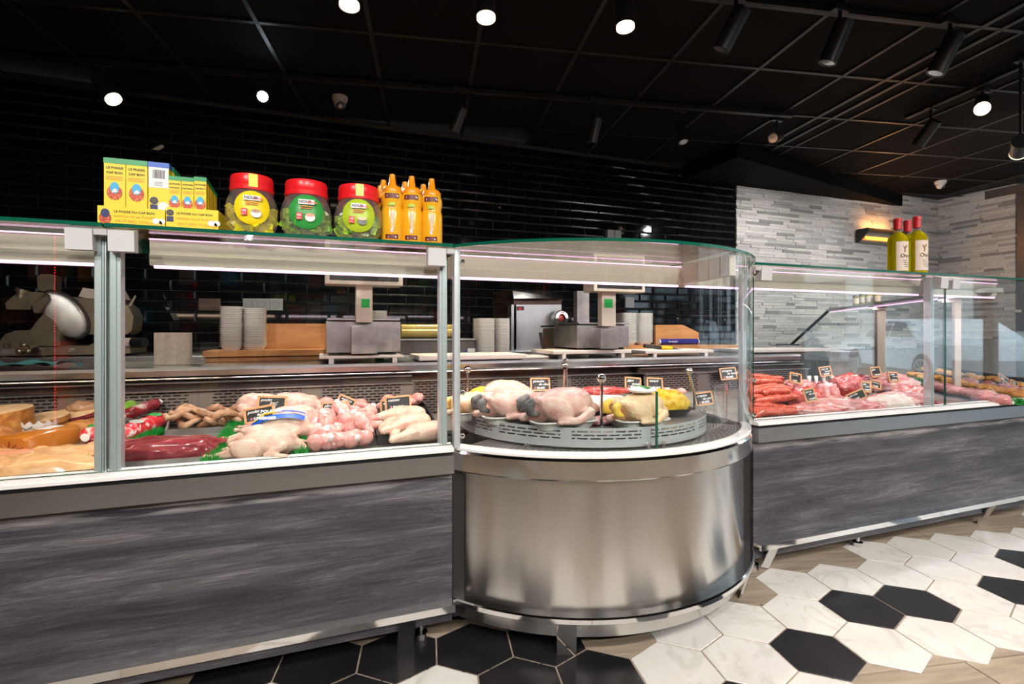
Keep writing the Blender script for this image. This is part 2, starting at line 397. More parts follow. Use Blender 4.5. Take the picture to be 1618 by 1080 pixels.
MT['merguez'] = mott('red_sausage', [(.3, (.30, .022, .012)), (.5, (.48, .055, .028)), (.68, (.64, .17, .09))], 140, .22, rnd=True)
MT['tripe'] = mott('brown_tripe', [(.3, (.28, .13, .065)), (.55, (.50, .28, .16)), (.75, (.64, .40, .25))], 26, .4, distort=1, rnd=True, bump=.3)
MT['tan'] = mott('tan_offal', [(.3, (.55, .28, .12)), (.55, (.72, .42, .20)), (.75, (.82, .54, .30))], 18, .2, distort=1.2)
MT['terrine'] = mott('orange_terrine', [(.3, (.40, .13, .015)), (.6, (.55, .20, .03))], 5, .2)
MT['rind'] = mott('orange_crust', [(.3, (.34, .11, .025)), (.55, (.55, .22, .05)), (.75, (.68, .34, .09))], 45, .4, bump=.4)
MT['crumb'] = mott('pale_sliced_loaf', [(.3, (.70, .42, .20)), (.55, (.82, .58, .34)), (.75, (.88, .70, .46))], 40, .5)
MT['mortadella'] = mott('pink_sausage_meat', [(.3, (.60, .24, .14)), (.7, (.72, .34, .22))], 5, .25)
MT['salami'] = mott('red_salami_wrapper', [(.34, (.62, .02, .03)), (.5, (.74, .06, .07)), (.55, (.85, .80, .76)), (.6, (.66, .02, .03))], 16, .25, distort=2)
MT['salamig'] = mat('green_sausage_wrapper', (.20, .48, .03), .2)
MT['salamid'] = mott('dark_salami_wrapper', [(.35, (.10, .01, .012)), (.6, (.30, .02, .03)), (.7, (.6, .5, .45))], 14, .25)
MT['marinade'] = mott('yellow_marinated_meat', [(.3, (.55, .26, .01)), (.5, (.80, .50, .03)), (.72, (.88, .66, .12))], 45, .3, bump=.6, rnd=True)
MT['orange'] = mott('orange_marinated_meat', [(.3, (.55, .16, .02)), (.55, (.80, .38, .07)), (.75, (.88, .58, .22))], 22, .3, rnd=True)
MT['rosemeat'] = mott('diced_pink_meat', [(.3, (.45, .10, .10)), (.55, (.70, .30, .28)), (.75, (.86, .60, .52))], 26, .3, rnd=True)
MT['ricey'] = mott('yellow_stuffing', [(.4, (.78, .40, .02)), (.6, (.90, .60, .08))], 60, .5, bump=.5)
# packaging
MT['yellow'] = mat('yellow_card', (.90, .66, .003), .4)
MT['green'] = mat('green_print', (.004, .30, .075), .35)
MT['blue'] = mat('blue_print', (.006, .10, .55), .35)
MT['navy'] = mat('navy_print', (.012, .016, .11), .4)
MT['skyblue'] = mat('sky_blue_print', (.03, .42, .72), .4)
MT['pepper'] = mott('pepper_print', [(.36, (.05, .10, .01)), (.44, (.52, .03, .01)), (.58, (.66, .05, .01)), (.64, (.80, .35, .05))], 230, .4)
MT['ink'] = mat('dark_olive_ink', (.10, .07, .005), .5)
MT['inkorange'] = mat('orange_ink', (.70, .20, .01), .5)
MT['inkblack'] = mat('black_ink', (.012, .012, .02), .5)
MT['inkred'] = mat('red_ink', (.75, .03, .04), .5)
MT['inkwhite'] = mat('white_ink', (.86, .85, .83), .5)
MT['card'] = mat('raw_card', (.48, .32, .18), .7)
MT['lid'] = mat('red_screw_lid', (.80, .015, .02), .3)
MT['labelgreen'] = mat('green_label', (.03, .30, .05), .35)
MT['labellime'] = mat('lime_label', (.42, .55, .02), .35)
MT['cubey'] = mott('yellow_cube_wrapper', [(.4, (.55, .50, .01)), (.6, (.74, .66, .02))], 60, .25, rnd=True)
MT['cubeg'] = mott('green_cube_wrapper', [(.4, (.10, .30, .02)), (.6, (.25, .46, .03))], 60, .25, rnd=True)
MT['cubel'] = mott('lime_cube_wrapper', [(.4, (.24, .46, .02)), (.6, (.44, .62, .04))], 60, .25, rnd=True)
MT['mayo'] = mat('orange_squeeze_bottle', (.85, .42, .015), .22)
MT['mayocap'] = mat('orange_nozzle_cap', (.86, .30, .008), .3)
MT['maroon'] = mat('maroon_print', (.13, .008, .008), .4)
MT['oil'] = mat('olive_oil_bottle', (.62, .50, .006), .06, 0, Transmission_Weight=.55, IOR=1.2)
MT['wax'] = mat('red_wax_cap', (.62, .02, .03), .35)
MT['labelcream'] = mat('cream_label', (.84, .68, .57), .5)
MT['tree'] = mott('brown_tree_print', [(.45, (.35, .17, .06)), (.55, (.7, .5, .35))], 400, .5)
MT['paper'] = mott('crepe_paper', [(.4, (.62, .54, .45)), (.6, (.70, .62, .53))], 60, .8)
MT['teal'] = mat('teal_cloth', (.10, .36, .38), .8)
MT['film'] = mat('gold_film_roll', (.62, .45, .14), .2, .3)
MT['bluefilm'] = mat('dark_blue_roll', (.02, .02, .22), .25)
MT['greensticker'] = mat('green_sticker', (.0, .42, .06), .5)
MT['socket'] = mat('grey_socket', (.30, .30, .30), .5)
MT['gold'] = mott('warm_cast_metal', [(.3, (.30, .24, .17)), (.7, (.42, .35, .26))], 8, .34, .85)
MT['knife'] = mat('yellow_handle', (.80, .52, .01), .35)
MT['ember'] = emit('glowing_heater', (1, .40, .05), 3.2)
MT['warmlens'] = emit('warm_lamp_lens', (1, .82, .55), 2.2)
MT['coollens'] = emit('cool_lamp_lens', (.75, .92, 1), 30)
MT['dimlens'] = mat('unlit_reflector', (.75, .74, .72), .15, .9)
MT['camwhite'] = mat('white_camera_shell', (.72, .66, .62), .4)
MT['carwhite'] = mat('white_car_paint', (.80, .82, .85), .2)
MT['cardark'] = mat('dark_car_glass', (.02, .025, .03), .08)
MT['asphalt'] = mat('asphalt', (.16, .16, .17), .8)
MT['facade'] = mott('pale_facade', [(.4, (.55, .55, .53)), (.6, (.64, .63, .61))], 2, .8)
MT['perf'] = slotted('slotted_back_panel', (.25, .205, .185), .34, .85, .036, .0125, .78, .42, rad=(.42, .8), clear=False)
MT['ringperf'] = slotted('slotted_turntable_ring', (.60, .62, .62), .4, .4, .042, .0115, .80, .45, zr=(.645, .674), rad=(.27, .86))
MT['gridperf'] = slotted('slotted_air_grille', (.40, .37, .35), .36, .8, .05, .011, .72, .5, clear=False)
MT['redled'] = emit('red_led_string', (1, .02, .02), 12)
# ------------------------------------------------------------------ the room
ZC = 2.67                                       # ceiling
GA = R(11.08)                                   # floor and ceiling grids are turned against the counter
gx = Vector((math.cos(GA), -math.sin(GA), 0))   # will be fixed below: grid axes in the plan
gy = Vector((math.sin(GA), math.cos(GA), 0)); gx = Vector((gy.y, -gy.x, 0))
def G(a, b, z=0): return gx*a+gy*b+Vector((0, 0, z))

# floor: base, oak planks, hexagon tiles
floor = structure(B().box((-3.5, -3.2, -.06), (7.6, 4.4, -.006)).obj('floor', 'grout'))
hexo = Vector((1.43607, 1.15198)); he1 = Vector((-.07554, .22006)); he2 = Vector((.15281, .17545)); hp0 = Vector((-.101296, .088224))
HR = hp0.length; ha = math.atan2(hp0.y, hp0.x)
def hexmesh(mname):
    b = B(); t = [Vector((math.cos(ha+k*PI/3), math.sin(ha+k*PI/3), 0)) for k in range(6)]
    r0 = HR-.0028; lo = [b.bm.verts.new(p*r0+Vector((0, 0, -.006))) for p in t]
    m1 = [b.bm.verts.new(p*r0+Vector((0, 0, .0008))) for p in t]; hi = [b.bm.verts.new(p*(r0-.0014)+Vector((0, 0, .002))) for p in t]
    for p, q in ((lo, m1), (m1, hi)):
        for k in range(6): b.bm.faces.new((p[k], p[(k+1) % 6], q[(k+1) % 6], q[k]))
    b.bm.faces.new(hi); bmesh.ops.recalc_face_normals(b.bm, faces=b.bm.faces)
    return b.mesh('hex_tile', mname)
hexW, hexK = hexmesh('marble'), hexmesh('hexblack')
white = {(0,1),(0,2),(-1,3),(-1,1),(-2,2),(-3,3),(-2,4),(-3,4),(-3,5),(-4,6),(-2,5),(-3,6),(-4,7),(-5,8),(-6,9),(-6,8),(-7,10),(-4,4),(-5,6),
         (0,-1),(1,-1),(1,0),(2,-1),(2,-2),(5,-5),(2,-3),(3,-5),(0,-2),(1,-3),(7,-7),(6,-7),(4,-6),(8,-8),(3,-4),(5,-7),(-5,5),(-6,7),(-7,9),(-8,11),(-9,12),(-8,10),(-7,11)}
black = {(0,0),(-1,2),(-2,3),(-4,5),(-5,7),(1,-2),(3,-3),(4,-3),(4,-4),(5,-4),(6,-5),(6,-6),(7,-6),(4,-5),(5,-6),(8,-7),(-9,11)}
for i, j in sorted(white | black):
    p = hexo+he1*i+he2*j
    link('hex_tile', hexK if (i, j) in black else hexW, floor, (p.x, p.y, 0))
pm = []
for L_ in (1.196,):
    pm.append(B().box((0, 0, -.006), (L_, .196, 0), .0015).mesh('floor_plank', 'plank'))
k = 0
for r_ in range(-2, 16):
    off = (r_ % 3)*.4
    for c_ in range(-2, 6):
        p = G(-1.2+c_*1.2+off, -.3+r_*.2)
        if p.x < -1.4 or p.x > 5.6 or p.y < -.2 or p.y > 2.6: continue
        link('floor_plank', pm[0], floor, p, (0, 0, math.atan2(gx.y, gx.x)))
rest = B()
for a, b_ in (((-3.5, -3.2), (-1.2, 4.3)), ((5.3, -3.2), (7.5, 4.3)), ((-1.2, -3.2), (5.3, -.3)), ((-1.2, 2.8), (5.3, 4.3))):
    rest.box((a[0], a[1], -.006), (b_[0], b_[1], -.001))
rest.obj('floor_surround', 'plank', floor)

# ceiling
ceil = structure(B().box((-3.6, -3.3, ZC+.03), (7.7, 4.5, ZC+.1)).obj('ceiling', 'blackmat'))
ct = B().box((-.29, -.29, 0), (.29, .29, .014), .002).mesh('ceiling_tile', 'ceil')
ga = math.atan2(gx.y, gx.x)
def ceilpt(x, y):
    D = (ZC-1)*805/(522-y); r = (x-809)/805; p = Vector((D*(CA*r+SA), D*(CA-SA*r), 0)); return p.dot(gx), p.dot(gy)
A0 = ceilpt(766, 0)[0]; B0 = ceilpt(1201, 108)[1]
for i in range(-8, 12):
    for j in range(-4, 6):
        c_ = G(A0+(i+.5)*.6, B0+(j+.5)*.6)
        if not (-3.2 < c_.x < 7.3 and -1.5 < c_.y < 4.2): continue
        link('ceiling_tile', ct, ceil, (c_.x, c_.y, ZC+.004), (0, 0, ga))
tb = B().box((-.5, -.012, 0), (.5, .012, .008)).mesh('grid_rail', 'tbar')
for i in range(-8, 12):
    p = G(A0+i*.6, 1.6, ZC-.004); link('grid_rail', tb, ceil, p, (0, 0, ga+PI/2), (6.4, 1, 1))
for j in range(-4, 6):
    p = G(2.4, B0+j*.6, ZC-.004); link('grid_rail', tb, ceil, p, (0, 0, ga), (11, 1, 1))
aD = ceilpt(1617, 6)[0]
link('grid_rail', tb, ceil, G(aD, 1.6, ZC-.006), (0, 0, ga+PI/2), (6.4, 1.3, 1)); link('grid_rail', tb, ceil, G(aD+.13, 1.6, ZC-.006), (0, 0, ga+PI/2), (6.4, 1.3, 1))

# back wall: black bevelled tiles to the left, split stone to the right
NW = 4.25; UE = at(1163, 300, NW).x; UC = at(1483, 314, NW).x; NR = 3.47
wall = structure(B().box((-3.5, NW+.012, 0), (UE, NW+.12, ZC+.02)).obj('wall_back', 'grout_black'))
def metro(w_, h_):
    b = B(); d = .012; k = .010
    v = lambda x, y, z: b.bm.verts.new((x, y, z))
    o = [v(-w_/2, 0, -h_/2), v(w_/2, 0, -h_/2), v(w_/2, 0, h_/2), v(-w_/2, 0, h_/2)]
    m_ = [v(p.co.x, -.004, p.co.z) for p in o]; i_ = [v(p.co.x*(1-2*k/w_), -d, p.co.z*(1-2*k/h_)) for p in o]
    for p, q in ((o, m_), (m_, i_)):
        for s in range(4): b.bm.faces.new((p[s], p[(s+1) % 4], q[(s+1) % 4], q[s]))
    b.bm.faces.new(i_); bmesh.ops.recalc_face_normals(b.bm, faces=b.bm.faces); return b
TW, TH = .302, .0752
tm = metro(TW-.004, TH-.004).mesh('wall_tile', 'tile_black')
half = metro(TW/2-.004, TH-.004).mesh('wall_tile', 'tile_black')
tiles = []
nrow = int((2.64-.80)/TH)
for r_ in range(nrow):
    z = 2.64-(r_+.5)*TH
    k0 = 0 if r_ % 2 else 1
    if k0: tiles.append((UE-TW/4, z, True))
    for c_ in range(24):
        u = UE-(TW/2 if k0 else 0)-(c_+.5)*TW
        if u > -2.9: tiles.append((u, z, False))
def tile_score(t): return -t[0]*.25+(3 if (.30 < t[0] and t[1] > 1.25) else 0)+(1.5 if t[0] > .2 and t[1] > .95 else 0)+(.5 if t[0] > -1 else 0)
tiles.sort(key=tile_score, reverse=True)
for u, z, h in tiles[:300]:
    link('wall_tile', half if h else tm, wall, (u, NW+.012, z), (R(random.uniform(-.35, .35)), 0, R(random.uniform(-.35, .35))))
sb = B()
for u, z, h in tiles[300:]:
    g = metro((TW/2 if h else TW)-.003, TH-.003); me = bpy.data.meshes.new('t'); g.bm.to_mesh(me); g.bm.free()
    me.transform(Matrix.Translation((u, NW+.012, z))); sb.bm.from_mesh(me); bpy.data.meshes.remove(me)
tag(sb.obj('wall_tile_field', 'tile_black', wall), kind='stuff')

def stone_wall(name, base, run, place, L_, z0, z1, nmax, seed):
    """ledger strips; run along the wall, place(s, z) -> location, rotation"""
    rnd = random.Random(seed); H = .031
    lens = [.13, .19, .26, .34, .42]; ms = {}
    def strip(k, m_):
        if (k, m_) not in ms:
            b = B(); l = lens[k]; dd = .012
            b.box((0, -dd, 0), (l-.002, .012, H-.0015)); ms[(k, m_)] = b.mesh('stone_strip', 'stone%d' % m_)
        return ms[(k, m_)]
    items = []; z = z0
    while z < z1:
        s = -rnd.random()*.2
        while s < L_:
            k = rnd.choice([0, 1, 1, 2, 2, 3, 3, 4]); m_ = rnd.choice([0, 0, 1, 1, 2, 2, 5, 5, 3, 0, 2, 4]); l = lens[k]
            if s+l > L_: l = L_-s
            if l > .03: items.append((max(s, 0), z, k, m_, (l-(max(-s, 0)))/lens[k], rnd.uniform(-.007, .007)))
            s += lens[k]
        z += H
    return items, strip
# stone part of the back wall
ws = structure(B().box((UE, NW+.012, 0), (UC+.12, NW+.12, ZC+.02)).obj('wall_stone', 'stone3'))
items, strip = stone_wall('wall_stone', ws, None, None, UC-UE, .78, ZC-.005, 300, 3)
def vis_score(it): return (2 if it[1] > 1.28 else 0)-it[0]*.1
items.sort(key=vis_score, reverse=True)
for s, z, k, m_, sc, dy in items[:300]:
    link('stone_strip', strip(k, m_), ws, (UE+s, NW+.006+dy, z), None, (sc, 1, 1))
sb = B()
for s, z, k, m_, sc, dy in items[300:]:
    sb.mi = m_; sb.box((UE+s, NW-.006+dy, z), (UE+s+[.13, .19, .26, .34, .42][k]*sc-.002, NW+.02, z+.0295))
tag(sb.obj('stone_strip_field', ['stone%d' % i for i in range(6)], ws), kind='stuff')
# return wall to the shop front
wr = structure(B().box((UC+.012, NR, 0), (UC+.14, NW+.1, ZC+.02)).obj('wall_right', 'stone3'))
items, strip = stone_wall('wall_right', wr, None, None, NW-NR, .9, ZC-.005, 300, 5)
items.sort(key=lambda it: -it[1])
for s, z, k, m_, sc, dy in items[:300]:
    link('stone_strip', strip(k, m_), wr, (UC+.006+dy, NR+s+[.13, .19, .26, .34, .42][k]*sc, z), (0, 0, -PI/2), (sc, 1, 1))
if items[300:]:
    sb = B()
    for s, z, k, m_, sc, dy in items[300:]:
        sb.mi = m_; sb.box((UC-.006+dy, NR+s, z), (UC+.02, NR+s+[.13, .19, .26, .34, .42][k]*sc-.002, z+.0295))
    tag(sb.obj('stone_strip_field', ['stone%d' % i for i in range(6)], wr), kind='stuff')
# other walls of the room (behind and beside the camera)
structure(B().box((-3.62, -3.3, 0), (-3.5, 4.4, ZC+.02)).obj('wall_left', 'blackmat'))
wf = structure(B().box((-3.5, -3.32, 0), (7.6, -3.2, ZC+.02)).obj('wall_front', 'wallgrey'))
# shop front to the right: frame and panes
wi = structure(B().box((UC+.02, -3.2, 0), (UC+.12, NR, .12)).box((UC+.02, -3.2, 2.52), (UC+.12, NR, ZC)).obj('window_1', 'brown'))
for k in range(6):
    y = NR-.05-k*1.31
    B().box((UC+.01, y-.05, .12), (UC+.12, y+.05, 2.52)).obj('window_frame', 'brown', wi)
    if k < 5: B().box((UC+.06, y-1.26, .12), (UC+.066, y-.05, 2.52)).obj('window_pane', 'glass', wi)
structure(B().box((UC-.02, 2.7, 2.57), (UC+.1, NR+.28, 2.665)).obj('trim_1', 'brown'))
# black soffit wedge under the ceiling
structure(B().prism([(3.45, 3.54, 2.54), (6.70, 4.21, 2.54), (6.70, 4.27, 2.54), (3.45, 4.27, 2.54)], (0, 0, .14)).obj('trim_2', 'ceil'))
# the street outside
structure(B().box((UC+.2, -14, -.12), (24, 9, -.02)).obj('ground', 'asphalt'))
fac = thing('street_facade', 'pale building facade across the street seen through the shop front', 'building', (15.5, -3, 0))
B().box((15.5, -13, 0), (16, 8, 5)).obj('wall', 'facade', fac)
for k in range(8):
    wq = B().box((15.45, -12+k*2.4, 1), (15.55, -10.6+k*2.4, 2.6)).obj('window', 'cardark', fac)
# ------------------------------------------------------------------ refrigerated counter
NF = 1.60                                  # plane of the front glass
def pane(b, a, c, thin):
    """glass sheet: big faces clear, narrow edges green (thin = axis of thickness)"""
    n0 = len(b.bm.faces); b.mi = 0; b.box(a, c)
    b.bm.faces.ensure_lookup_table(); b.bm.normal_update()
    for f in b.bm.faces[n0:]:
        if abs(f.normal[thin]) < .5: f.material_index = 1
    return b
def area(name, loc, size, rot, power, col, parent=None, spread=PI):
    l = bpy.data.lights.new(name, 'AREA'); l.shape = 'RECTANGLE'; l.size, l.size_y = size; l.energy = power; l.color = col; l.spread = spread
    o = bpy.data.objects.new(name, l); COL.objects.link(o)
    o.parent = parent; o.location = Vector(loc)-(wloc(parent) if parent else Vector()); o.rotation_euler = rot
    return o
LEDC = (1, .80, .88)
def clampset(c, u, kinds):
    for k in kinds:
        if k == 'l': a, b_ = u-.075, u-.018
        elif k == 'r': a, b_ = u+.014, u+.071
        else: a, b_ = u-.016, u+.012
        z0 = 1.205 if k != 'm' else 1.245
        q = B(); n0 = NF-.012
        q.prism([(a, n0, z0), (a, n0-.004, 1.258), (a, n0+.03, 1.267), (a, n0+.03, z0)], (b_-a, 0, 0))
        q.obj('hinge_clamp', 'clamp', c)
def flat_case(label, u0, u1, post=(), rails=True, legs=(), feet=(), clamps=(), endr=False, led=26, canopy=None, deep=True, col=LEDC, group='straight refrigerated display cases'):
    c = thing('display_case', label, 'display case', (u0, NF, 0), 0, group)
    B().box((u0, 1.61, .065), (u1, 1.63, .548)).obj('front_panel', 'oak', c)
    if deep: B().box((u0+.002, 1.63, .075), (u1-.002, 2.34, .60)).obj('cabinet_body', 'blackmat', c)
    B().box((u0, 1.583, .546), (u1, 1.64, .604)).obj('steel_band', 'steel', c)
    B().box((u0+.001, 1.60, .604), (u1-.001, 1.64, .6145)).obj('gap_shade', 'gap_dark', c)  # black strip standing in for the shaded gap under the sill
    B().prism([(u0, 1.583, .6145), (u0, 1.583, .6235), (u0, 1.586, .6255), (u0, 1.632, .6355), (u0, 1.64, .6145)], (u1-u0, 0, 0)).obj('sill', 'white', c)
    pane(B(), (u0+.003, 1.610, .633), (u1-.003, 1.616, 1.262), 1).obj('front_glass', ['glass', 'glass_edge'], c)
    pane(B(), (u0+.002, 1.596, 1.268), (u1-.002, 2.10, 1.278), 2).obj('top_glass', ['glass', 'glass_edge'], c)
    for a in post:
        B().box((a-.013, 1.622, .63), (a+.013, 1.655, 1.262), .002).box((a-.004, 1.618, .63), (a+.004, 1.624, 1.25)).obj('glass_post', 'alu', c)
    for a, ks in clamps: clampset(c, a, ks)
    ca, cb = canopy or (u0+.02, u1-.02)
    cn = B().prism([(ca, 1.712, 1.186), (ca, 1.707, 1.215), (ca, 1.714, 1.219), (ca, 1.710, 1.262), (ca, 1.80, 1.262), (ca, 1.80, 1.186)], (cb-ca, 0, 0)).obj('light_canopy', 'canopy', c)
    B().box((ca+.01, 1.713, 1.178), (cb-.01, 1.728, 1.186)).obj('led_strip', 'led', c)
    B().box((ca, 1.705, 1.2575), (cb, 1.709, 1.2605)).obj('upper_led_strip', 'led', c)
    area('led_light', ((ca+cb)/2, 1.74, 1.174), (cb-ca, .03), (R(14), 0, 0), led*.10*(cb-ca), col, c)
    if rails:
        B().box((u0, 1.568, .113), (u1, 1.610, .135)).obj('bumper_rail', 'chrome', c)
    for a in legs:
        B().prism([(a-.026, 1.575, .113), (a-.026, 1.581, .113), (a-.026, 1.636, .0), (a-.026, 1.628, .0)], (.052, 0, 0)).obj('rail_leg', 'chrome', c)
    for a in feet:
        B().cyl((a, 1.66, 0), (a, 1.66, .02), .022).cyl((a, 1.66, .02), (a, 1.66, .075), .009).obj('foot', 'chrome', c)
    if not deep: return c
    B().prism([(u0+.004, 1.64, .606), (u0+.004, 2.36, zdeck(2.36)), (u0+.004, 2.36, zdeck(2.36)-.012), (u0+.004, 1.64, .594)], (u1-u0-.008, 0, 0)).obj('deck', 'steel_dull', c)
    W = u1-u0
    B().quad([(u0, 2.36, .64), (u1, 2.36, .64), (u1, 2.372, .757), (u0, 2.372, .757)], [(u0, .64), (u1, .64), (u1, .757), (u0, .757)]).obj('back_panel', 'perf', c)
    B().box((u0, 2.352, .757), (u1, 2.44, .763)).obj('ledge', 'steel', c)
    B().box((u0, 2.425, .763), (u1, 2.45, .793)).obj('rear_fascia', 'steel_dark', c)
    B().box((u0, 2.40, .786), (u1, 2.44, .791)).obj('rear_trim', 'steel', c)
    return c
UL, UR = .392, 1.652
flat_case('dark wood panelled display case at the left edge holding loaves, terrine and sausages', -1.75, -.530, (-.545,), legs=(-1.3,), clamps=((-.531, 'l'),), canopy=(-1.73, -.545), led=34, col=(1, .66, .46))
flat_case('dark wood panelled display case holding chickens and drumsticks, left of the round steel case', -.530, UL, (-.513, .366), legs=(.245,), feet=(.30,), clamps=((-.531, 'mr'), (.385, 'lm')), canopy=(-.46, .385), led=30)
flat_case('dark wood panelled display case right of the round case, holding red sausages and meat', UR, 2.879, (2.80,), legs=(1.727,), feet=(1.70, 2.33), clamps=((UR+.005, 'mr'), (2.878, 'l')), canopy=(UR+.004, 2.86))
flat_case('dark wood panelled display case at the right edge with green dividers and marinated meat', 2.879, 3.72, (), legs=(3.2,), clamps=((2.880, 'mr'),), canopy=(2.90, 3.5), deep=False)

# ---- round case
CX, CY = 1.022, 2.094
rc = thing('round_display_case', 'half-round brushed steel display case with curved glass and a turntable', 'display case', (CX, NF, 0))
TH1 = math.asin(.628/.79); TA = math.asin(.628/.755)
def arcp(name, prof, m_, t0=-TH1, t1=TH1, seg=56, smooth=35, parent=None):
    return B().arc(prof, seg, (CX, CY), t0, t1).obj(name, m_, parent or rc, smooth)
B().arc([(.755, .06), (.755, .548)], 64, (CX, CY), -TA*.995, TA*.995, closed=False, uv=True).obj('drum', 'drum', rc, 180)
arcp('drum_lining', [(.735, .06), (.753, .06), (.753, .548), (.735, .548)], 'steel_dark', -TA*.995, TA*.995)
arcp('steel_band', [(.74, .546), (.779, .543), (.785, .549), (.785, .604), (.779, .611), (.74, .611)], 'chrome')
arcp('sill', [(.745, .6125), (.780, .6125), (.780, .620), (.774, .624), (.755, .626), (.745, .626)], 'white')
arcp('bumper_rail', [(.752, .113), (.786, .113), (.791, .117), (.791, .131), (.786, .135), (.752, .135)], 'chrome', -TH1*1.0, TH1*1.02)
for t in (-R(25), R(38)):
    sx, sy = math.sin(t), -math.cos(t); q = Vector((-sy, sx, 0))*.03
    P = lambda r_, z: Vector((CX+r_*sx, CY+r_*sy, z))
    B().prism([P(.786, .113)-q, P(.780, .113)-q, P(.745, 0)-q, P(.752, 0)-q], q*2).obj('rail_leg', 'chrome', rc)
for t, z in ((-TA*.965, .09), (-TA*.965, .525)):
    p = (CX+.757*math.sin(t), CY-.757*math.cos(t), z); B().ell(p, (.005, .005, .005), 1).obj('rivet', 'chrome', rc, 180)
# curved front glass: clear skin and green rim
g = B().arc([(.783, .63), (.783, 1.266)], 56, (CX, CY), -TH1, TH1, closed=False, uv=True); g.obj('front_glass', 'glass', rc, 180)
for t in (-TH1, TH1):
    p = Vector((CX+.78*math.sin(t), CY-.78*math.cos(t), 0)); d = Vector((math.sin(t), -math.cos(t), 0))*.004; e = Vector((math.cos(t), math.sin(t), 0))*.0015
    B().prism([p-d-e+Vector((0, 0, .63)), p+d-e+Vector((0, 0, .63)), p+d+e+Vector((0, 0, .63)), p-d+e+Vector((0, 0, .63))], (0, 0, .636)).obj('glass_edge', 'glass_edge', rc)
# top glass of the round case: half-moon sheet
b = B(); pts = []
for k in range(57):
    t = -TH1+2*TH1*k/56; pts.append((CX+.795*math.sin(t), CY-.795*math.cos(t)))
pts += [(pts[-1][0], 2.10), (pts[0][0], 2.10)]
for z, m_ in ((1.268, 0), (1.278, 0)):
    f = b.bm.faces.new([b.bm.verts.new((x, y, z)) for x, y in pts]); f.material_index = 0
for i in range(len(pts)):
    x, y = pts[i]; x2, y2 = pts[(i+1) % len(pts)]
    f = b.bm.faces.new([b.bm.verts.new(c_) for c_ in ((x, y, 1.268), (x2, y2, 1.268), (x2, y2, 1.278), (x, y, 1.278))]); f.material_index = 1
b.obj('top_glass', ['glass', 'glass_edge'], rc)
# posts, knobs, canopies
B().box((UL+.006, 1.606, .62), (UL+.026, 1.635, 1.262), .002).obj('glass_post', 'alu', rc)
for z in (1.222, .80, .66):
    B().ell((UL+.032, 1.598, z), (.0085, .0085, .0085), 2).cyl((UL+.03, 1.60, z), (UL+.03, 1.63, z), .004, 8).obj('glass_knob', 'chrome', rc, 60)
    B().ell((UR-.02, 1.585, z), (.0085, .0085, .0085), 2).cyl((UR-.02, 1.59, z), (UR-.02, 1.63, z), .004, 8).obj('glass_knob', 'chrome', rc, 60)
B().box((UR-.035, 1.63, .62), (UR-.01, 1.655, 1.262), .002).obj('glass_post', 'alu', rc)
ca, cb = UL+.03, 1.372
B().prism([(ca, 1.712, 1.186), (ca, 1.707, 1.215), (ca, 1.714, 1.219), (ca, 1.710, 1.262), (ca, 1.80, 1.262), (ca, 1.80, 1.186)], (cb-ca, 0, 0)).obj('light_canopy', 'canopy', rc)
B().box((ca, 1.713, 1.178), (cb-.01, 1.728, 1.186)).obj('led_strip', 'led', rc)
B().box((ca, 1.705, 1.2575), (cb, 1.709, 1.2605)).obj('upper_led_strip', 'led', rc)
area('led_light', ((ca+cb)/2, 1.74, 1.174), (cb-ca, .03), (R(10), 0, 0), 3.6*(cb-ca), LEDC, rc)
B().prism([(1.372, 1.712, 1.190), (1.372, 1.712, 1.262), (1.40, 1.712, 1.262), (1.40, 1.712, 1.190)], (-.06, -.33, 0)).obj('light_canopy', 'canopy', rc)
B().prism([(1.405, 1.712, 1.186), (1.405, 1.710, 1.262), (1.405, 1.80, 1.262), (1.405, 1.80, 1.186)], (UR-.004-1.405, 0, 0)).obj('light_canopy', 'canopy', rc)
B().box((1.405, 1.713, 1.178), (UR-.004, 1.728, 1.186)).obj('led_strip', 'led', rc)
for yy, zz in ((1.69, 1.205), (1.69, 1.24)): B().ell((1.369, yy, zz), (.003, .003, .003), 1).obj('canopy_screw', 'steel_dark', rc, 180)
# wells, turntable, guard glass
B().box((UL+.004, 1.62, .07), (UR-.004, 2.46, .58)).obj('cabinet_body', 'blackmat', rc)
b = B(); lay = b.bm.loops.layers.uv.verify()
for k in range(56):
    t0 = -TH1+2*TH1*k/56; t1 = -TH1+2*TH1*(k+1)/56
    q = []
    for t in (t0, t1): q.append([(CX+r_*math.sin(t), CY-r_*math.cos(t), .612) for r_ in (.75, .45)])
    f = b.bm.faces.new([b.bm.verts.new(c_) for c_ in (q[0][0], q[1][0], q[1][1], q[0][1])])
    for l, (tt, rr) in zip(f.loops, ((t0, .75), (t1, .75), (t1, .45), (t0, .45))): l[lay].uv = (tt*.7, rr)
b.obj('air_grille', 'gridperf', rc)
B().box((UL+.01, 2.0, .585), (UR-.01, 2.46, .60)).obj('deck', 'steel_dull', rc)
B().quad([(UL, 2.46, .60), (UR, 2.46, .60), (UR, 2.47, .757), (UL, 2.47, .757)], [(UL, .60), (UR, .60), (UR, .757), (UL, .757)]).obj('back_panel', 'perf', rc)
B().box((UL, 2.44, .757), (UR, 2.50, .763)).obj('ledge', 'steel', rc)
B().box((UL, 2.47, .763), (UR, 2.49, .793)).obj('rear_fascia', 'steel_dark', rc)
g = B().arc([(.694, .614), (.694, .80)], 40, (CX, CY), -TH1*1.02, .004, closed=False, uv=True).obj('guard_glass', 'glass', rc, 180)
g = B().arc([(.694, .614), (.694, .80)], 40, (CX, CY), .008, TH1*1.02, closed=False, uv=True).obj('guard_glass', 'glass', rc, 180)
